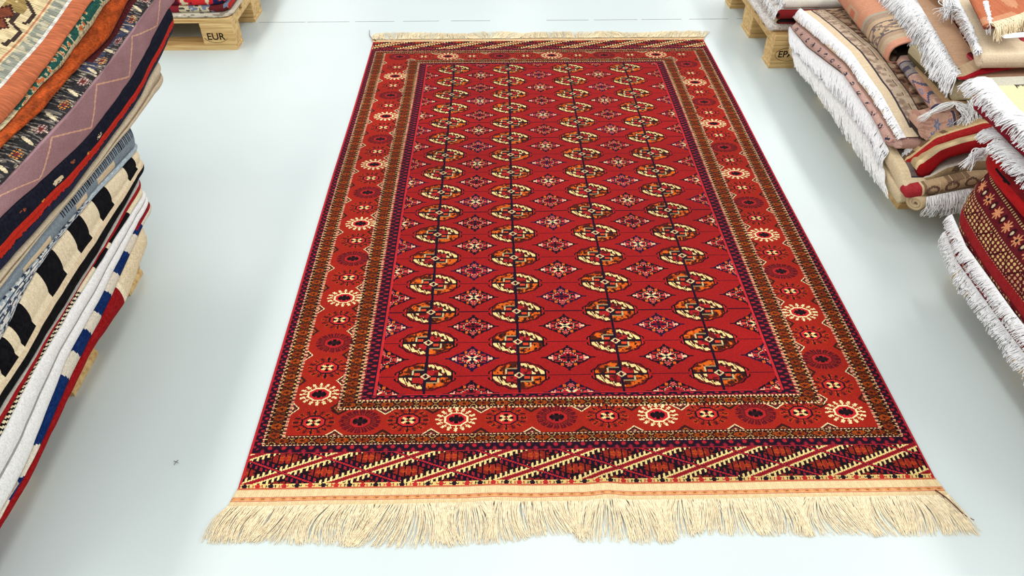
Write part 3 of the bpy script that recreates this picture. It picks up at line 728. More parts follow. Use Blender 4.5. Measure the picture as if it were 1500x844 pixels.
# ------------------------------------------------------------------ right: far stack (behind)
GR1 = 'light rugs on the far right pallet'
def c_r1(k):
    def f(S, A):
        n = vn(A*70, S*3, 50+k)
        if k == 0: c = base(S, (244, 238, 230)); put(c, n < .2, (214, 200, 190))
        elif k == 1: c = base(S, (206, 182, 142)); put(c, fr(S*2.5) < .25, (170, 142, 104))
        elif k == 2: c = base(S, (238, 232, 224)); put(c, S < .14, (170, 24, 48)); put(c, n < .25, (206, 196, 186))
        else: c = base(S, (232, 224, 212)); put(c, np.abs(S-.5) < .06, (90, 66, 60)); put(c, n < .3, (206, 190, 170))
        if k in (1, 2): put(c, (A < 3.10) & (n > .35), (132, 34, 36)); put(c, (A < 3.10) & (n > .66), (30, 20, 20)); put(c, (A < 3.095) & (n < .3), (238, 226, 210))
        return c
    return f
for k, (z0, z1, xo, ya, lab) in enumerate(((.1455, .182, 1.155, 3.125, 'thick white rug lying on the far right pallet, lowest of its stack'), (.183, .205, 1.175, 3.105, 'sand-coloured rug fold, second up on the far right pallet'),
        (.206, .245, 1.165, 3.10, 'white rug with a thin crimson lower edge, third up on the far right pallet'), (.246, .285, 1.185, 3.11, 'off-white rug with a dark centre line, topmost on the far right pallet'))):
    o = folded('folded_rug', lab, 'rug', GR1, [(ya, xo, z0), (3.86, xo, z0)], [(ya, xo+.006, z1), (3.86, xo+.006, z1)], 1, 'y', c_r1(k), depth=.9, na=160, ne=10, nt=4, bulge=.012, seed=60+k, mat=M_PILE if k else M_ROUGH)
    if k in (2, 3):
        xs = xo-.012
        fringe([(xs, 3.08, z1-.004), (xs, 3.84, z1-.004)], [(xs-.012, 3.07, z0+.004), (xs-.012, 3.83, z0+.004)], 260, .0016, M_FR_WHITE, o, seed=66+k)

# ------------------------------------------------------------------ right: middle stack
GR2 = 'fringed rugs in the middle right stack'
Rb = dict(
    atip=rail([(1165, 100), (1195, 136), (1240, 205), (1300, 293)], 1.198),
    ab=rail([(1160, 72), (1175, 90), (1230, 149), (1270, 205), (1293, 252)], 1.206),
    bp=rail([(1155, 40), (1180, 70), (1235, 112), (1280, 180), (1300, 222)], 1.212),
    pc=rail([(1158, 25), (1200, 60), (1240, 95), (1290, 165), (1318, 210)], 1.228),
    cc=rail([(1165, 8), (1200, 35), (1245, 77), (1290, 140), (1325, 203)], 1.250))
def P3(r, do=0., dz=0.): return [(o+do, a, z+dz) for a, o, z in sorted(r)]
def c_creamA(S, A):
    c = base(S, (226, 204, 166)); return weave_noise(S, A, c, 8)
def c_creamB(S, A):
    c = base(S, (228, 206, 168)); e = np.minimum((S-1), (A-1.90)*.9); b = (S > 1) & (e > .028) & (e < .06); put(c, b, (112, 98, 92)); put(c, (S > 1) & (np.abs(e-.029) < .003), (60, 56, 66))
    return weave_noise(S, A, c, 7)
o = folded('folded_rug', 'beige rug with long grey-white fringe hanging lowest, middle right stack', 'rug', GR2, up(Rb['ab'], -.045, .016), up(Rb['ab'], -.003, .012), 1, 'y', c_creamA, a0=1.91, a1=3.02, depth=.8, botrise=.055, rise=.012, ne=8, nt=5, mat=M_WEAVE, bulge=.006, seed=70, smooth=5)
fringe(P3(Rb['ab'], .004, .004), P3(Rb['atip'], 0, -.002), 640, .0023, M_FR_GREY, o, bow=(-.004, 0, .0), seed=71, clump=.02, jit=.008)
o = folded('folded_rug', 'cream rug with dark grey border corner and white fringe, directly under the pink fold', 'rug', GR2, up(Rb['bp'], -.045, .010)+[(1.90, 1.225, .115)], up(Rb['bp'], -.003, .008)+[(1.955, 1.222, .178), (1.90, 1.222, .150)], 1, 'y', c_creamB, a0=1.905, a1=3.05, depth=.8, ne=8, nt=40, na=420, mat=M_WEAVE, bulge=.006, seed=72, smooth=5)
fringe(P3(Rb['bp'], .004, .002), P3(Rb['ab'], -.006, .006), 640, .0023, M_FR_WHITE, o, bow=(-.005, 0, .0), seed=73, clump=.02, jit=.007)
def c_pink(S, A):
    c = base(S, (206, 166, 152)); f = fr(A/.0655); k = np.floor(A/.0655)
    q = np.hypot((f-.5)*.0655/.012, (S-.55)/.26); put(c, (q < 1) & (vn(A*150, S*7, 80) > .45), (62, 62, 76)); put(c, (np.abs(q-1.3) < .2) & (vn(A*90, S*5, 81) > .6), (176, 132, 122))
    put(c, S > .93, (176, 136, 122)); put(c, (S < .12), (214, 172, 154))
    return weave_noise(S, A, c, 7)
folded('folded_rug', 'dusty pink rug fold with a row of small dark motifs, middle right stack', 'rug', GR2, up(Rb['bp'], .011), up(Rb['pc'], -.001), 1, 'y', c_pink, a0=2.045, a1=3.045, depth=.7, ne=26, nt=5, na=600, bulge=.012, seed=74, corner=.03, capr=.025)
def c_top2(S, A):
    c = base(S, (230, 206, 172)); m_ = S-1; e = np.where(S > 1, np.minimum(m_, (A-2.055)*.95+.002)-.006, -1)
    n = vn(A*70, m_*70, 82); n2 = fr(A/.028)
    put(c, (e > .030), (176, 152, 126)); put(c, (e > .030) & (e < .062) & (n > .56), (204, 180, 156)); put(c, (e > .030) & (e < .062) & (np.abs(fr(A/.03)-.5)*2 > np.abs((e-.046)/.016)) & (n < .5), (154, 128, 112))
    put(c, np.abs(e-.031) < .0022, (72, 62, 70)); put(c, np.abs(e-.064) < .0018, (120, 98, 82)); put(c, np.abs(e-.070) < .002, (206, 184, 156)); put(c, np.abs(e-.083) < .0018, (64, 52, 52))
    put(c, (e > .064) & (e < .083) & (n > .6), (200, 176, 150)); put(c, (e > .086), (128, 94, 72)); put(c, (e > .086) & (n > .55), (176, 146, 118)); put(c, (e > .086) & (n < .28), (80, 54, 44))
    return weave_noise(S, A, c, 6)
o = folded('folded_rug', 'wide beige rug with grey patterned border and white fringe, lying on the pink fold', 'rug', GR2, up(Rb['pc'], .002), up(Rb['cc'], 0), 1, 'y', c_top2, a0=2.055, a1=3.06, depth=.62, ne=10, nt=130, na=700, bulge=.006, seed=75, mat=M_WEAVE, capr=.012,
           topf=lambda d, A: .02*np.clip(d/.3, 0, 1)+.006*np.exp(-((A-2.55)/.25)**2)*np.clip(d/.08, 0, 1))
fringe(P3(Rb['cc'], .003, .002), P3(Rb['pc'], -.004, .005), 640, .0022, M_FR_WHITE, o, bow=(-.004, 0, .003), seed=76, clump=.016, jit=.006)
# tassel at the near corner of its fringe
cn = np.array([1.262, 2.045, .235])
fringe([cn, cn+[.012, -.004, -.004]], [cn+[-.012, -.03, -.055], cn+[.02, -.035, -.05]], 60, .0016, M_FR_WHITE, o, seed=77, jit=.01, name='corner_tassel')

# near end of the middle stack: folds that face the camera
def c_tanred(S, A):
    c = base(S, (186, 156, 112)); put(c, S < .92, (180, 40, 40)); put(c, (S > .90) & (S < .98), (222, 190, 140)); n = vn(A*60, S*5, 90); put(c, (S > 1.0) & (n < .3), (120, 90, 66)); put(c, S < .06, (90, 30, 30))
    return weave_noise(S, A, c, 10)
def c_darkred(S, A):
    c = base(S, (150, 20, 24)); put(c, (S > .90) & (S < 1.006), (214, 190, 146)); n = vn(A*40, S*4, 91); c = c*(.85+.3*n[..., None]); put(c, (A < 1.31) & (S < .3), (110, 12, 16)); put(c, S > 1.01, (196, 170, 126))
    return np.clip(c, 0, 255)
def c_redend(S, A):
    c = base(S, (190, 160, 122)); n = vn(A*26, S*3, 92); put(c, n > .66, (140, 112, 86)); put(c, np.abs(fr(A/.035)-.5) < .03, (206, 180, 140)); put(c, A < 1.262, (176, 52, 58)); put(c, (A > 1.262) & (A < 1.268), (226, 204, 160))
    q = np.hypot((fr(A/.055)-.5)*2.4, (S-.5)*2.2); put(c, (A > 1.268) & (np.abs(q-.75) < .16), (112, 84, 70))
    return weave_noise(S, A, c, 8)
def c_tanmid(S, A):
    c = base(S, (176, 150, 112)); n = vn(A*24, S*3, 93); put(c, n < .35, (108, 90, 68)); put(c, S > .9, (224, 214, 196))
    return weave_noise(S, A, c, 9)
def xr(l, y): return [(q[0], q[1], q[2]) for q in (ry(u, v, y) for u, v in l)]
folded('folded_rug', 'tan rug with bright red pile edge, directly below the wide beige bordered rug', 'rug', GR2,
       xr([(1331, 252), (1355, 226), (1373, 212), (1396, 205), (1440, 192)], 1.985), xr([(1322, 236), (1351, 214), (1369, 200), (1391, 192), (1440, 178)], 2.005), 1, 'x', c_tanred, a0=1.262, a1=1.46, depth=.05, topf=lambda d, A: -.25*d, na=200, ne=20, nt=10, bulge=.008, seed=84, capr=.012, smooth=4)
folded('folded_rug', 'deep red thick rug fold sagging in an arc, below the tan and red edge', 'rug', GR2,
       xr([(1345, 263), (1357, 262), (1376, 240), (1390, 231), (1412, 225), (1450, 218)], 1.935), xr([(1336, 250), (1355, 231), (1376, 217), (1409, 206), (1450, 196)], 1.96), 1, 'x', c_darkred, a0=1.280, a1=1.46, depth=.05, topf=lambda d, A: -.2*d, na=200, ne=20, nt=8, bulge=.012, seed=85, capr=.014, smooth=4)
folded('folded_rug', 'shadowed tan patterned rug behind the red-ended roll, middle right stack', 'rug', GR2,
       [(1.285, 1.925, .145), (1.42, 1.925, .175), (1.9, 1.93, .18)], [(1.29, 1.93, .162), (1.34, 1.93, .20), (1.42, 1.935, .225), (1.9, 1.94, .23)], 1, 'x', c_tanmid, a0=1.30, a1=1.5, depth=.06, na=160, ne=14, nt=5, bulge=.008, seed=86)
folded('folded_rug', 'brown and tan folded rug with a red square end, low in the middle right stack', 'rug', GR2,
       [(1.215, 1.875, .128), (1.30, 1.875, .140), (1.40, 1.88, .166), (1.9, 1.89, .17)], [(1.215, 1.885, .152), (1.30, 1.885, .172), (1.40, 1.89, .198), (1.9, 1.9, .2)], 1, 'x', c_redend, a0=1.226, a1=1.6, depth=.025, na=260, ne=16, nt=5, bulge=.010, seed=87, capr=.014)
def spiral_roll(label, cx, cy, cz, axis, length, r0, turns, thick, colr, mat, group, name='rolled_rug', flat=.75, cat='rug'):
    root = empty(name, (cx, cy, cz)); tag(root, label, cat, group)
    n = 160; th = np.linspace(0, turns*2*math.pi, n); r = r0-(thick*1.06)*th/(2*math.pi)
    mid = np.stack([r*np.cos(th+2.4), flat*r*np.sin(th+2.4)], -1); T = np.gradient(mid, axis=0); T /= np.linalg.norm(T, axis=1, keepdims=True)+1e-9; N = np.stack([-T[:, 1], T[:, 0]], -1)
    a = mid+N*thick*.46; b_ = mid-N*thick*.46; loop = np.vstack([a, b_[::-1]]); m_ = 8; ax = np.array(axis, float); ax /= np.linalg.norm(ax)
    sd = np.cross(ax, [0, 0, 1]); sd /= np.linalg.norm(sd); upv = np.array([0, 0, 1.])
    ring = loop[:, 0, None]*sd+loop[:, 1, None]*upv
    V = np.concatenate([ring[None]+(np.array([cx, cy, cz])+ax*t)[None, None] for t in np.linspace(0, length, m_)]); K = len(loop)
    i = np.arange(m_*K).reshape(m_, K); j = np.roll(i, -1, 1); Q = np.stack([i[:-1], j[:-1], j[1:], i[1:]], -1).reshape(-1, 4)
    f = np.arange(n-1); capq = np.stack([f, 2*n-1-f, 2*n-2-f, f+1], -1); cap2 = capq[:, ::-1]+(m_-1)*K
    cc_ = lambda q: colr(q)
    Cq = np.vstack([np.repeat(colr(np.arange(K))[None], m_-1, 0).reshape(-1, 3), np.tile((214, 188, 146), (len(capq)*2, 1))])
    mesh_np('rolled_body', V, np.vstack([Q, capq, cap2]), mat, root, lin(Cq)); return root
o = spiral_roll('cream rolled rug showing its spiral end, lowest in the middle right stack', 1.248, 1.862, .118, (.80, .60, 0), .30, .026, 2.2, .0085, lambda i: np.tile((222, 196, 156), (len(i), 1)), M_WEAVE, GR2, flat=.85)
fringe([(1.275, 1.862, .140), (1.40, 1.875, .160), (1.55, 1.88, .165)], [(1.268, 1.842, .078), (1.405, 1.845, .088), (1.55, 1.85, .09)], 420, .0017, M_FR_GREY, o, seed=88, jit=.016, bow=(0, -.014, 0))

# upper part of the middle stack
def c_salmon(S, A):
    c = base(S, (214, 150, 118)); m_ = np.where(S > 1, S-1, 0); n = vn(A*60, S*30, 100)
    t = S > .3
    u = A  # along the roll: plain salmon at the far half, banded border towards the near end
    band = (u < 2.70); put(c, band, (214, 182, 146)); 
    for b0, b1, cc_ in ((2.665, 2.70, (176, 150, 128)), (2.645, 2.665, (208, 176, 142)), (2.632, 2.640, (120, 104, 100)), (2.545, 2.552, (120, 104, 100)), (2.52, 2.545, (190, 160, 132)), (2.495, 2.52, (206, 180, 150))):
        put(c, (u > b0) & (u <= b1), cc_)
    z = (u > 2.552) & (u < 2.632); put(c, z & (np.abs(np.abs(fr(S*2.2+.2)-.5)*2-np.abs((u-2.592)/.04)) < .18), (150, 128, 112)); put(c, z & (n > .7), (120, 108, 110))
    q = np.maximum(np.abs(u-2.84)/.05, np.abs(S-1.0)/.10); put(c, (np.abs(q-.85) < .15), (196, 172, 140)); put(c, q < .5, (206, 120, 92))
    put(c, (u < 2.485), (226, 160, 132)); put(c, (u > 2.70) & (u < 2.715), (182, 172, 150))
    return weave_noise(S, A, c, 6)
# a thick loop: rolled double with an open end towards the camera
def open_roll(name, label, cat, group, pts, w, h, th, colf, mat, tilt=0., n=160):
    """pts: axis polyline near->far (x, y, z of the base centre)."""
    pts = np.array(pts, float); t = np.linspace(0, 1, n); d = np.linspace(0, 1, len(pts)); ax = np.stack([np.interp(t, d, pts[:, k]) for k in range(3)], -1)
    dr = ax[-1]-ax[0]; dr /= np.linalg.norm(dr); sd = np.cross(dr, [0, 0, 1]); sd /= np.linalg.norm(sd)
    k = 48; a = np.linspace(0, 2*math.pi, k, endpoint=False); ex = 3.2
    sx = np.sign(np.cos(a))*np.abs(np.cos(a))**(2/ex); sz = np.sign(np.sin(a))*np.abs(np.sin(a))**(2/ex)
    def ring(i, sh): return ax[i]+np.array([0, 0, h/2])+(w/2-sh)*sx[:, None]*sd+((h/2-sh)*sz+tilt*sx*w/2)[:, None]*np.array([0, 0, 1.])
    outer = [ring(i, 0) for i in range(n)]; inner = [ring(i, th) for i in range(n)]
    lip = [ring(0, th*.5)-dr*th*.4]
    rows = np.array(inner[::-1]+lip+outer); m_ = len(rows)
    i = np.arange(m_*k).reshape(m_, k); j = np.roll(i, -1, 1); Q = np.stack([i[:-1], i[1:], j[1:], j[:-1]], -1).reshape(-1, 4)
    yy = rows.reshape(-1, k, 3)[:, :, 1]; Ac = np.repeat(((ax[:, 1][::-1].tolist()+[ax[0, 1]-.01]+ax[:, 1].tolist()),), k, 0).T
    Ac = np.array(Ac)[:-1]; Sc = np.repeat((a/(2*math.pi)*2.0)[None], m_-1, 0)
    C_ = colf(Sc, Ac); C_[:n-2] = C_[:n-2]*.35  # inner wall colours darkened to paint the shade inside the opening
    root = empty(name, tuple(ax[0])); tag(root, label, cat, group); mesh_np('folded_body', rows, Q, mat, root, lin(C_).reshape(-1, 3)); return root
open_roll('rolled_rug', 'salmon and beige doubled rug with a dark open end, middle right stack', 'rug', GR2, [(1.405, 2.455, .300), (1.415, 2.75, .302), (1.44, 3.06, .300)], .135, .078, .007, c_salmon, M_PILE, tilt=.25)
def c_bluepatch(S, A):
    c = base(S, (192, 150, 132)); n = vn(A*60, S*30, 110); put(c, n > .66, (206, 172, 150))
    q = np.abs(A-2.21)/.075+np.abs(S-.62)/.60; put(c, np.abs(q-1) < .13, (92, 92, 116)); put(c, q < .85, (204, 146, 128)); put(c, q < .35, (130, 140, 166)); put(c, q < .15, (196, 140, 124))
    e = (A > 2.32) & (A < 2.41); put(c, e, (150, 138, 132)); put(c, e & (np.hypot((A-2.365)/.016, (fr(S*11)-.5)*2.2) < .8), (80, 74, 88)); put(c, (np.abs(A-2.32) < .004) | (np.abs(A-2.41) < .004), (70, 66, 90)); put(c, (np.abs(A-2.105) < .006), (66, 64, 92))
    return weave_noise(S, A, c, 7)
folded('folded_rug', 'rose-beige rug with blue-outlined lozenge beside the long white fringe', 'rug', GR2, [(2.10, 1.345, .292), (2.46, 1.375, .300)], [(2.10, 1.352, .318), (2.46, 1.382, .324)], 1, 'y', c_bluepatch, a0=2.10, a1=2.45, depth=.20, ne=12, nt=40, na=300, bulge=.012, seed=101, corner=.02, capr=.02)
def c_star(S, A):
    c = base(S, (202, 160, 138)); n = vn(A*60, S*20, 112); put(c, n > .7, (182, 134, 116))
    for ca, cs in ((1.320, .30), (1.335, .72), (1.374, .60)):
        dx = (A-ca)/.011; dy = (S-cs)/.26; r = np.hypot(dx, dy); th = np.arctan2(dy, dx); put(c, r < .75+.3*np.cos(th*6), (116, 126, 150)); put(c, r < .3, (160, 150, 150))
    put(c, (A > 1.383) & (A < 1.392), (70, 68, 90)); put(c, S < .1, (60, 46, 46))
    return weave_noise(S, A, c, 6)
o = folded('folded_rug', 'rose rug end with blue star flowers and a knotted grey-white tassel', 'rug', GR2, [(1.265, 2.045, .258), (1.31, 2.01, .236), (1.40, 2.03, .268)], [(1.262, 2.075, .285), (1.31, 2.06, .29), (1.40, 2.07, .312)], 1, 'x', c_star, a0=1.300, a1=1.398, depth=.06, ne=24, nt=24, na=140, bulge=.012, seed=102, corner=.02, capr=.015)
def yarns(parent, bundles, rad, mat, seed):
    rg = np.random.default_rng(seed); out = []
    for pts, n, sp in bundles:
        pts = np.array(pts, float); t = np.linspace(0, 1, 10); d = np.linspace(0, 1, len(pts))
        b0 = np.stack([np.interp(t, d, pts[:, k]) for k in range(3)], -1)
        for _ in range(2): b0[1:-1] = (b0[:-2]+2*b0[1:-1]+b0[2:])/4
        for _ in range(n):
            o1 = rg.normal(0, sp, 3); o2 = rg.normal(0, sp*1.5, 3); o1[2] *= .5; o2[2] = abs(o2[2])*.4
            out.append(b0+o1*(.4+.6*t[:, None])+o2*np.sin(t*math.pi*1.5)[:, None]+rg.normal(0, sp*.9, 3)*(t[:, None]**2))
    o_ = tubes('tassel', np.array(out), rad, mat, parent); tag(o_, 'grey-white knotted yarn tassel', kind='stuff')
yarns(o, [([ry(1398, 150, 2.09), ry(1375, 158, 2.06), ry(1348, 174, 2.04)], 26, .004), ([ry(1402, 152, 2.10), ry(1415, 165, 2.06), ry(1412, 182, 2.03)], 40, .007),
          ([ry(1420, 148, 2.10), ry(1425, 160, 2.06), ry(1418, 180, 2.03)], 40, .008), ([ry(1415, 150, 2.10), ry(1432, 150, 2.07), ry(1440, 170, 2.05)], 30, .007), ([ry(1398, 150, 2.09), ry(1412, 160, 2.07), ry(1432, 152, 2.08)], 20, .005)], .0017, M_FR_GREY, 5)
def c_tube(S, A): return weave_noise(S, A, base(S, (196, 112, 96)), 8)
open_roll('rolled_rug', 'small dusty-red rolled rug end under the blue star flowers, middle right stack', 'rug', GR2, [tuple(ry(1424, 212, 2.0)), tuple(ry(1424, 212, 2.0)+[.07, .035, .004])], .036, .030, .008, c_tube, M_PILE, n=20)
def c_olive(S, A):
    c = base(S, (196, 176, 120)); n = vn(A*60, S*6, 115)
    put(c, np.abs(A-1.44) < .006, (190, 130, 60)); put(c, A < 1.425, (176, 160, 126)); q = np.hypot((A-1.475)/.020, (S-.45)/.22); put(c, (np.abs(q-.75) < .25) & (n > .3), (44, 44, 38)); put(c, (S < .15), (96, 86, 56))
    return weave_noise(S, A, c, 8)
folded('folded_rug', 'olive-cream rug fold with dark printed mark, tucked behind the grey-white tassel', 'rug', GR2, [(1.385, 2.10, .330), (1.44, 2.085, .340), (1.56, 2.09, .345)], [(1.385, 2.12, .375), (1.44, 2.10, .392), (1.56, 2.11, .398)], 1, 'x', c_olive, a0=1.39, a1=1.56, depth=.3, ne=24, nt=6, na=160, bulge=.012, seed=103)
def c_tan0(S, A): return weave_noise(S, A, base(S, (188, 152, 112)), 10)
folded('folded_rug', 'plain tan rug under the long white fringe, beside the olive fold, middle right stack', 'rug', GR2, [(2.09, 1.375, .305), (2.95, 1.42, .305)], [(2.09, 1.385, .338), (2.95, 1.43, .33)], 1, 'y', c_tan0, a0=2.10, a1=2.35, depth=.5, ne=8, nt=5, na=120, bulge=.01, seed=104)
def c_redin(S, A):
    c = base(S, (176, 30, 42)); put(c, S > .85, (206, 176, 140)); return weave_noise(S, A, c, 10)
folded('folded_rug', 'bright red rug edge below the tan bordered rug, middle right stack', 'rug', GR2, [(1.392, 2.095, .402), (1.45, 2.10, .418), (1.60, 2.12, .436)], [(1.392, 2.105, .412), (1.45, 2.115, .438), (1.60, 2.13, .458)], 1, 'x', c_redin, a0=1.392, a1=1.62, depth=.05, ne=10, nt=4, na=120, bulge=.008, seed=105)
# big rug with the long white fringe
def c_bigtan(S, A):
    c = base(S, (220, 178, 144)); m_ = S-1; e = np.minimum(m_, (A-2.115)*.9); put(c, (S > 1) & (np.abs(e-.088) < .0035), (118, 34, 28)); put(c, (S > 1) & (e > .0915) & (e < .104), (206, 164, 112)); put(c, (S > 1) & (e > .104), (190, 140, 104)); put(c, S < 1, (232, 220, 204))
    return weave_noise(S, A, c, 7)
T0 = [ry(1405, 110, 2.12), rz(1372, 55, .425), rz(1340, 0, .43)]
Tl = [(q[1], q[0], q[2]) for q in T0]
o = folded('folded_rug', 'tan rug with dark red inner line and very long white fringe, middle right stack', 'rug', GR2, up(Tl, -.016, .004), up(Tl, 0, 0), 1, 'y', c_bigtan, a0=2.12, a1=3.0, depth=.5, ne=8, nt=70, na=300, bulge=.004, seed=106, mat=M_WEAVE, capr=.008, topf=lambda d, A: .02*d)
rt = [(q[0]+.004, q[1], q[2]+.002) for q in T0]+[(T0[-1][0]+.012, 3.0, .43)]
tp = [ry(1385, 145, 2.085), ry(1372, 125, 2.13), rz(1338, 75, .355), rz(1310, 42, .355), rz(1272, 4, .352)]; tp = tp+[tp[-1]+[.02, .12, 0]]
fringe(rt, tp, 1150, .0021, M_FR_WHITE, o, bow=(-.006, 0, .026), seed=107, clump=.05, jit=.018, seg=8)
# cream rug above with its own fringe
def c_cream2(S, A): return weave_noise(S, A, base(S, (250, 228, 194)), 6)
U0 = [rz(1438, 78, .49), rz(1424, 40, .50), rz(1404, 0, .505)]
Ul = [(q[1], q[0], q[2]) for q in U0]
o = folded('folded_rug', 'cream rug with a dense white fringe, second from the top of the middle right stack', 'rug', GR2, up(Ul, -.045, .006), up(Ul, 0, 0), 1, 'y', c_cream2, a0=float(U0[0][1]), a1=2.75, depth=.5, ne=10, nt=6, na=120, bulge=.008, seed=108, mat=M_PILE, topf=lambda d, A: .02*d)
fringe([tuple(q) for q in U0], [ry(1430, 80, U0[0][1]-.01), rz(1409, 45, .46), rz(1380, 0, .46)], 420, .0021, M_FR_WHITE, o, bow=(-.006, 0, .012), seed=109, clump=.04, jit=.014)
yarns(o, [([rz(1392, -6, .50), rz(1392, 8, .49), rz(1388, 22, .465)], 70, .009)], .0018, M_FR_WHITE, 8)
def c_mixred(S, A):
    c = base(S, (120, 26, 34)); n = vn(A*45, S*4, 118); put(c, n > .58, (196, 70, 80)); put(c, n < .3, (34, 24, 28)); put(c, (A > 1.57) & (n > .4), (214, 184, 150)); return c
folded('folded_rug', 'dark red and rose patterned rug fold under the cream fringed rug, middle right stack', 'rug', GR2, xr([(1437, 100), (1475, 82), (1510, 66)], 2.14), xr([(1440, 88), (1470, 72), (1505, 54)], 2.16), 1, 'x', c_mixred, a1=1.62, depth=.06, ne=10, nt=4, na=160, bulge=.008, seed=110)
def c_rust(S, A):
    c = base(S, (198, 112, 74)); n = vn(A*14, S*9, 119); put(c, (n > .66) & (S > 1), (216, 150, 110)); put(c, S < .5, (150, 74, 52)); return weave_noise(S, A, c, 8)
W0 = [tuple(rz(1450, 34, .56)), tuple(rz(1475, 27, .56)), tuple(rz(1505, 17, .56)), tuple(rz(1560, 2, .56))]
o = folded('folded_rug', 'rust-orange rug with thick cream fringe, topmost of the middle right stack', 'rug', GR2, [(a, b_, z_-.02) for a, b_, z_ in W0], W0, 1, 'x', c_rust, skew=.30, depth=.3, ne=8, nt=20, na=120, bulge=.005, seed=111)
fringe([W0[0], W0[1], W0[2], W0[3]], [tuple(rz(1460, 60, .525)), tuple(rz(1482, 52, .525)), tuple(rz(1512, 38, .525)), tuple(rz(1570, 22, .525))], 420, .0021, M_FR_CREAM, o, bow=(0, -.006, .014), seed=112, clump=.04, jit=.014)
fringe([tuple(rz(1447, 2, .56)), tuple(rz(1452, 33, .56))], [tuple(rz(1433, 14, .535)), tuple(rz(1448, 52, .53))], 120, .0021, M_FR_WHITE, o, bow=(-.006, 0, .01), seed=113, clump=.04, jit=.014)

# ------------------------------------------------------------------ right: near stack
GR3 = 'red and cream rugs in the near right stack'
R3 = dict(
    low=[(.7, 1.235, .175), (1.25, 1.232, .178), (1.50, 1.232, .185), (1.62, 1.236, .200), (1.70, 1.262, .225)],
    hi=[(.7, 1.272, .335), (1.25, 1.272, .330), (1.45, 1.272, .335), (1.62, 1.275, .352), (1.70, 1.285, .358)])
def c_bok(S, A):
    Y = A; c = base(S, (142, 26, 34)); n = vn(Y*60, S*30, 120)
    e = np.minimum(1.735-Y-.045*np.clip((.6-S)/.6, 0, 1), 9)*4.5     # distance from the far end, in edge units
    put(c, (S > .26) & (S < 1.2), (104, 26, 34))
    # strips along the fold
    dots = fr(Y/.0088) < .5
    for s0 in (.30, .62, .95): put(c, (np.abs(S-s0) < .018), (60, 14, 20)); put(c, (np.abs(S-s0) < .018) & dots, (216, 170, 120))
    put(c, (S < .30) & (S > .12), (160, 34, 38)); put(c, (S < .12), (110, 24, 32)); put(c, (S < .10) & (n > .55) & (fr(Y/.012) < .6), (206, 170, 120))
    # lattice strip
    la = (S > .33) & (S < .60); f1 = fr(Y/.02); k = np.floor(Y/.075) % 2; lz = np.abs(fr(Y/.075)-.5)*2
    dotg = (np.hypot((fr(Y/.0135)-.5), (fr((S-.33)/.066)-.5)) < .33); put(c, la & dotg, (206, 160, 116)); put(c, la & dotg & (vn(Y*14, S*3, 121) > .45), (228, 200, 130))
    put(c, la & (np.abs(lz-(S-.33)/.27) < .07), (70, 16, 24))
    # star flowers strip
    st = (S > .65) & (S < .93); f = fr(Y/.052); dx = (f-.5)*.052/.014; dy = (S-.79)/.095; r = np.hypot(dx, dy); th = np.arctan2(dy, dx); kk = np.floor(Y/.052) % 3
    put(c, st & (r < .75+.35*np.cos(8*th)), (226, 150, 104)); put(c, st & (r < .28) & (kk == 0), (40, 20, 26)); 
    f = fr(Y/.052+.5); dx = (f-.5)*.052/.0065; r2 = np.hypot(dx, (S-.80)/.06); put(c, st & (r2 < 1.3), (60, 18, 26)); put(c, st & (r2 < .6), (220, 200, 160))
    put(c, (S > 1.0), (96, 24, 32)); put(c, (S > 1.0) & (n > .6), (150, 110, 70))
    # red selvedge turning round the far end
    put(c, e < .20, (150, 28, 34)); put(c, (np.abs(e-.22) < .02) & dots, (216, 170, 120)); put(c, e < .05, (176, 30, 40))
    return weave_noise(S, A, c, 6)
o = folded('folded_rug', 'dark red rug with star flowers and dotted lattice draped over the edge, near right stack', 'rug', GR3, R3['low'], R3['hi'], 1, 'y', c_bok, a0=.7, a1=1.70, depth=.5, ne=90, nt=8, na=900, bulge=.022, seed=130, corner=.09, capr=.03, mat=M_FIELD)
fringe([(1.228, .75, .186), (1.222, 1.30, .186), (1.222, 1.55, .196), (1.232, 1.665, .215)], [(1.214, .75, .150), (1.206, 1.30, .150), (1.206, 1.55, .156), (1.222, 1.675, .176)], 560, .0021, M_FR_WHITE, o, bow=(-.005, 0, 0), seed=131, clump=.016, jit=.006)
yarns(o, [([ry(1442, 220, 1.725), ry(1430, 226, 1.725), ry(1413, 243, 1.72)], 40, .005)], .0017, M_FR_WHITE, 9)
def c_under(S, A):
    c = base(S, (146, 28, 38)); n = vn(A*50, S*5, 122); put(c, n > .65, (206, 180, 160)); return c
o = folded('folded_rug', 'dark red rug with a second white fringe, lowest of the near right stack', 'rug', GR3, [(.7, 1.236, .128), (1.58, 1.236, .128), (1.66, 1.256, .134)], [(.7, 1.226, .152), (1.58, 1.226, .154), (1.66, 1.246, .16)], 1, 'y', c_under, a0=.7, a1=1.66, depth=.5, botrise=.040, rise=.034, ne=8, nt=4, na=160, bulge=.008, seed=132)
fringe([(1.222, .75, .136), (1.222, 1.30, .136), (1.222, 1.56, .140), (1.242, 1.675, .150)], [(1.212, .75, .092), (1.208, 1.30, .092), (1.208, 1.52, .096), (1.230, 1.675, .112)], 560, .0021, M_FR_WHITE, o, bow=(-.003, 0, 0), seed=133, clump=.016, jit=.007)
def c_red2(S, A):
    c = base(S, (176, 26, 28)); put(c, (S > .45) & (S < .9) & (A < 1.60), (128, 26, 30)); 
    put(c, (np.abs(S-.50-.10*(vn(A*30, S*0, 3)-.5)) < .05) & blocks(A, [(1.55, 1.62), (1.36, 1.46), (1.18, 1.26)]), (30, 18, 20)); n = vn(A*30, S*6, 123); return np.clip(c*(.88+.24*n[..., None]), 0, 255)
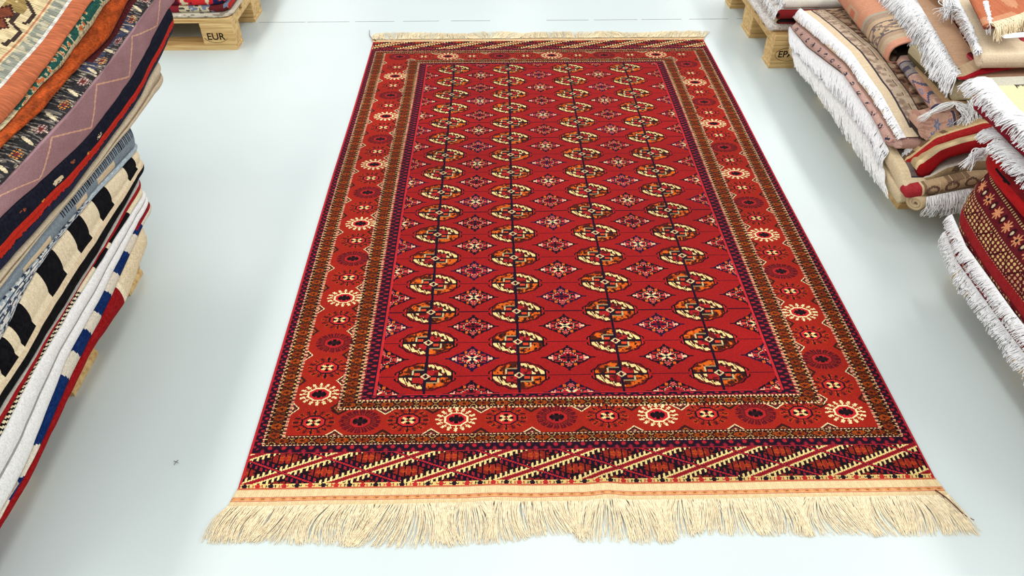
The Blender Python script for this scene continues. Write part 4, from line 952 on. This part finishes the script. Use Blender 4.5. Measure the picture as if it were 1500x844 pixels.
folded('folded_rug', 'plain bright red rug with short black marks, above the star-flower rug', 'rug', GR3, [(.7, 1.262, .345), (1.45, 1.258, .350), (1.60, 1.252, .362), (1.70, 1.262, .372)], [(.7, 1.305, .405), (1.45, 1.300, .408), (1.60, 1.29, .415), (1.70, 1.285, .418)], 1, 'y', c_red2, a0=.7, a1=1.705, depth=.5, ne=24, nt=8, na=320, bulge=.016, seed=134, corner=.08, capr=.03)
def c_gold(S, A):
    c = base(S, (222, 198, 150)); put(c, (S > 1) & (S < 1.05) & (vn(A*8, S*10, 124) > .35), (190, 164, 108)); return weave_noise(S, A, c, 6)
G0 = [(.8, 1.30, .432), (1.52, 1.298, .432), (1.66, 1.298, .434), (1.74, 1.312, .434)]
o = folded('folded_rug', 'golden cream rug with white fringe, just above the bright red rug, near right stack', 'rug', GR3, up(G0, -.016), G0, 1, 'y', c_gold, a0=.8, a1=1.74, depth=.5, ne=8, nt=16, na=200, bulge=.005, seed=135)
fringe([(b_-.002, a, z_) for a, b_, z_ in G0], [(1.245, .8, .405), (1.243, 1.50, .408), (1.238, 1.62, .415), (1.246, 1.752, .414)], 700, .0021, M_FR_WHITE, o, bow=(-.012, 0, .012), seed=136, clump=.03)
def c_crimson(S, A): return weave_noise(S, A, base(S, (150, 22, 42)), 10)
folded('folded_rug', 'crimson rug layer just under the top cream rug, near right stack', 'rug', GR3, [(.8, 1.30, .44), (1.80, 1.285, .44)], [(.8, 1.295, .492), (1.72, 1.285, .494), (1.845, 1.30, .498)], 1, 'y', c_crimson, a0=.8, a1=1.86, depth=.5, ne=10, nt=5, na=160, bulge=.008, seed=137, corner=.03)
def c_ivory(S, A):
    c = base(S, (246, 228, 180)); m_ = S-1; e1 = m_; e2 = 1.835-A
    put(c, (S > 1) & (e2 < .028), (206, 200, 180)); 
    # dark key-line panel and nested frames
    q = np.maximum(np.abs(A-1.66)/.085, np.abs(m_-.20)/.085)
    d1 = np.abs(A-1.66)+np.abs(m_-.20)
    for r in (.105, .085): put(c, (S > 1) & (np.abs(np.maximum(np.abs(A-1.66), np.abs(m_-.20)*1.0)-r+.02) < .0028), (70, 58, 48))
    put(c, (S > 1) & (np.abs(np.maximum(np.abs(A-1.66), np.abs(m_-.20))-.045) < .003), (70, 58, 48)); put(c, (S > 1) & (np.abs(np.maximum(np.abs(A-1.66), np.abs(m_-.20))-.075) < .003) & (fr(A/.008+m_/.008) < .35), (120, 104, 84))
    put(c, (S > 1) & (np.abs(d1-.03) < .005), (90, 76, 60))
    ln = (S > 1) & (np.abs(e2-.030) < .0022) & (m_ > .045) & (m_ < .12); put(c, ln, (70, 66, 58)); put(c, (S > 1) & (e2 > .03) & (e2 < .038) & (m_ > .045) & (m_ < .12) & (fr(m_/.012) < .4), (96, 90, 78)); put(c, (S > 1) & (e2 > .026) & (e2 < .046) & (np.abs(m_-.045) < .002), (70, 66, 58))
    return weave_noise(S, A, c, 4)
I0 = [(.8, 1.285, .52), (1.50, 1.285, .52), (1.70, 1.285, .522), (1.84, 1.30, .524)]
o = folded('folded_rug', 'ivory rug with dark geometric frames and broad white fringe, topmost of near right stack', 'rug', GR3, up(I0, -.02), I0, 1, 'y', c_ivory, a0=.8, a1=1.85, depth=.5, ne=8, nt=110, na=600, bulge=.005, seed=138, mat=M_WEAVE, topf=lambda d, A: .03*d)
fringe([(b_-.001, a, z_+.001) for a, b_, z_ in I0], [(1.225, .8, .485), (1.225, 1.50, .487), (1.222, 1.70, .490), (1.225, 1.86, .488)], 760, .0022, M_FR_WHITE, o, bow=(-.014, 0, .014), seed=139, clump=.03)
bm = bmesh.new(); box_bm(bm, -.045, .045, -.016, .016, 0, .0012, .0004)
tg = bm_obj('paper_tag', bm, M_LABEL, o); tw = np.array(rz(1487, 52, .533)); tg.location = Vector(tw)-Vector(o.location); tg.rotation_euler = (0, 0, math.radians(8)); tg['label'] = 'small blank white tag stuck on the ivory rug'
# ------------------------------------------------------------------ light
w = bpy.data.worlds.new('world'); SC.world = w; w.use_nodes = True
w.node_tree.nodes['Background'].inputs[0].default_value = (.93, .97, 1, 1); w.node_tree.nodes['Background'].inputs[1].default_value = .64
def tube_light(x, y, z, sx, sy, power, c=(1, .985, .95)):
    l = bpy.data.lights.new('ceiling_light', 'AREA'); l.shape = 'RECTANGLE'; l.size = sx; l.size_y = sy; l.energy = power; l.color = c
    o = bpy.data.objects.new('ceiling_light', l); o.location = (x, y, z); COL.objects.link(o)
for x, pw in ((-2.45, 26), (0.3, 12), (3.0, 29)):
    for y, ln in ((-1.2, 1.8), (1.5, 2.6), (4.7, 2.9), (7.9, 2.9), (11.1, 2.9)): tube_light(x, y, 3.0, .5, ln, pw*(.56 if y > 7 else 1.12 if y > 4 else 1.3))
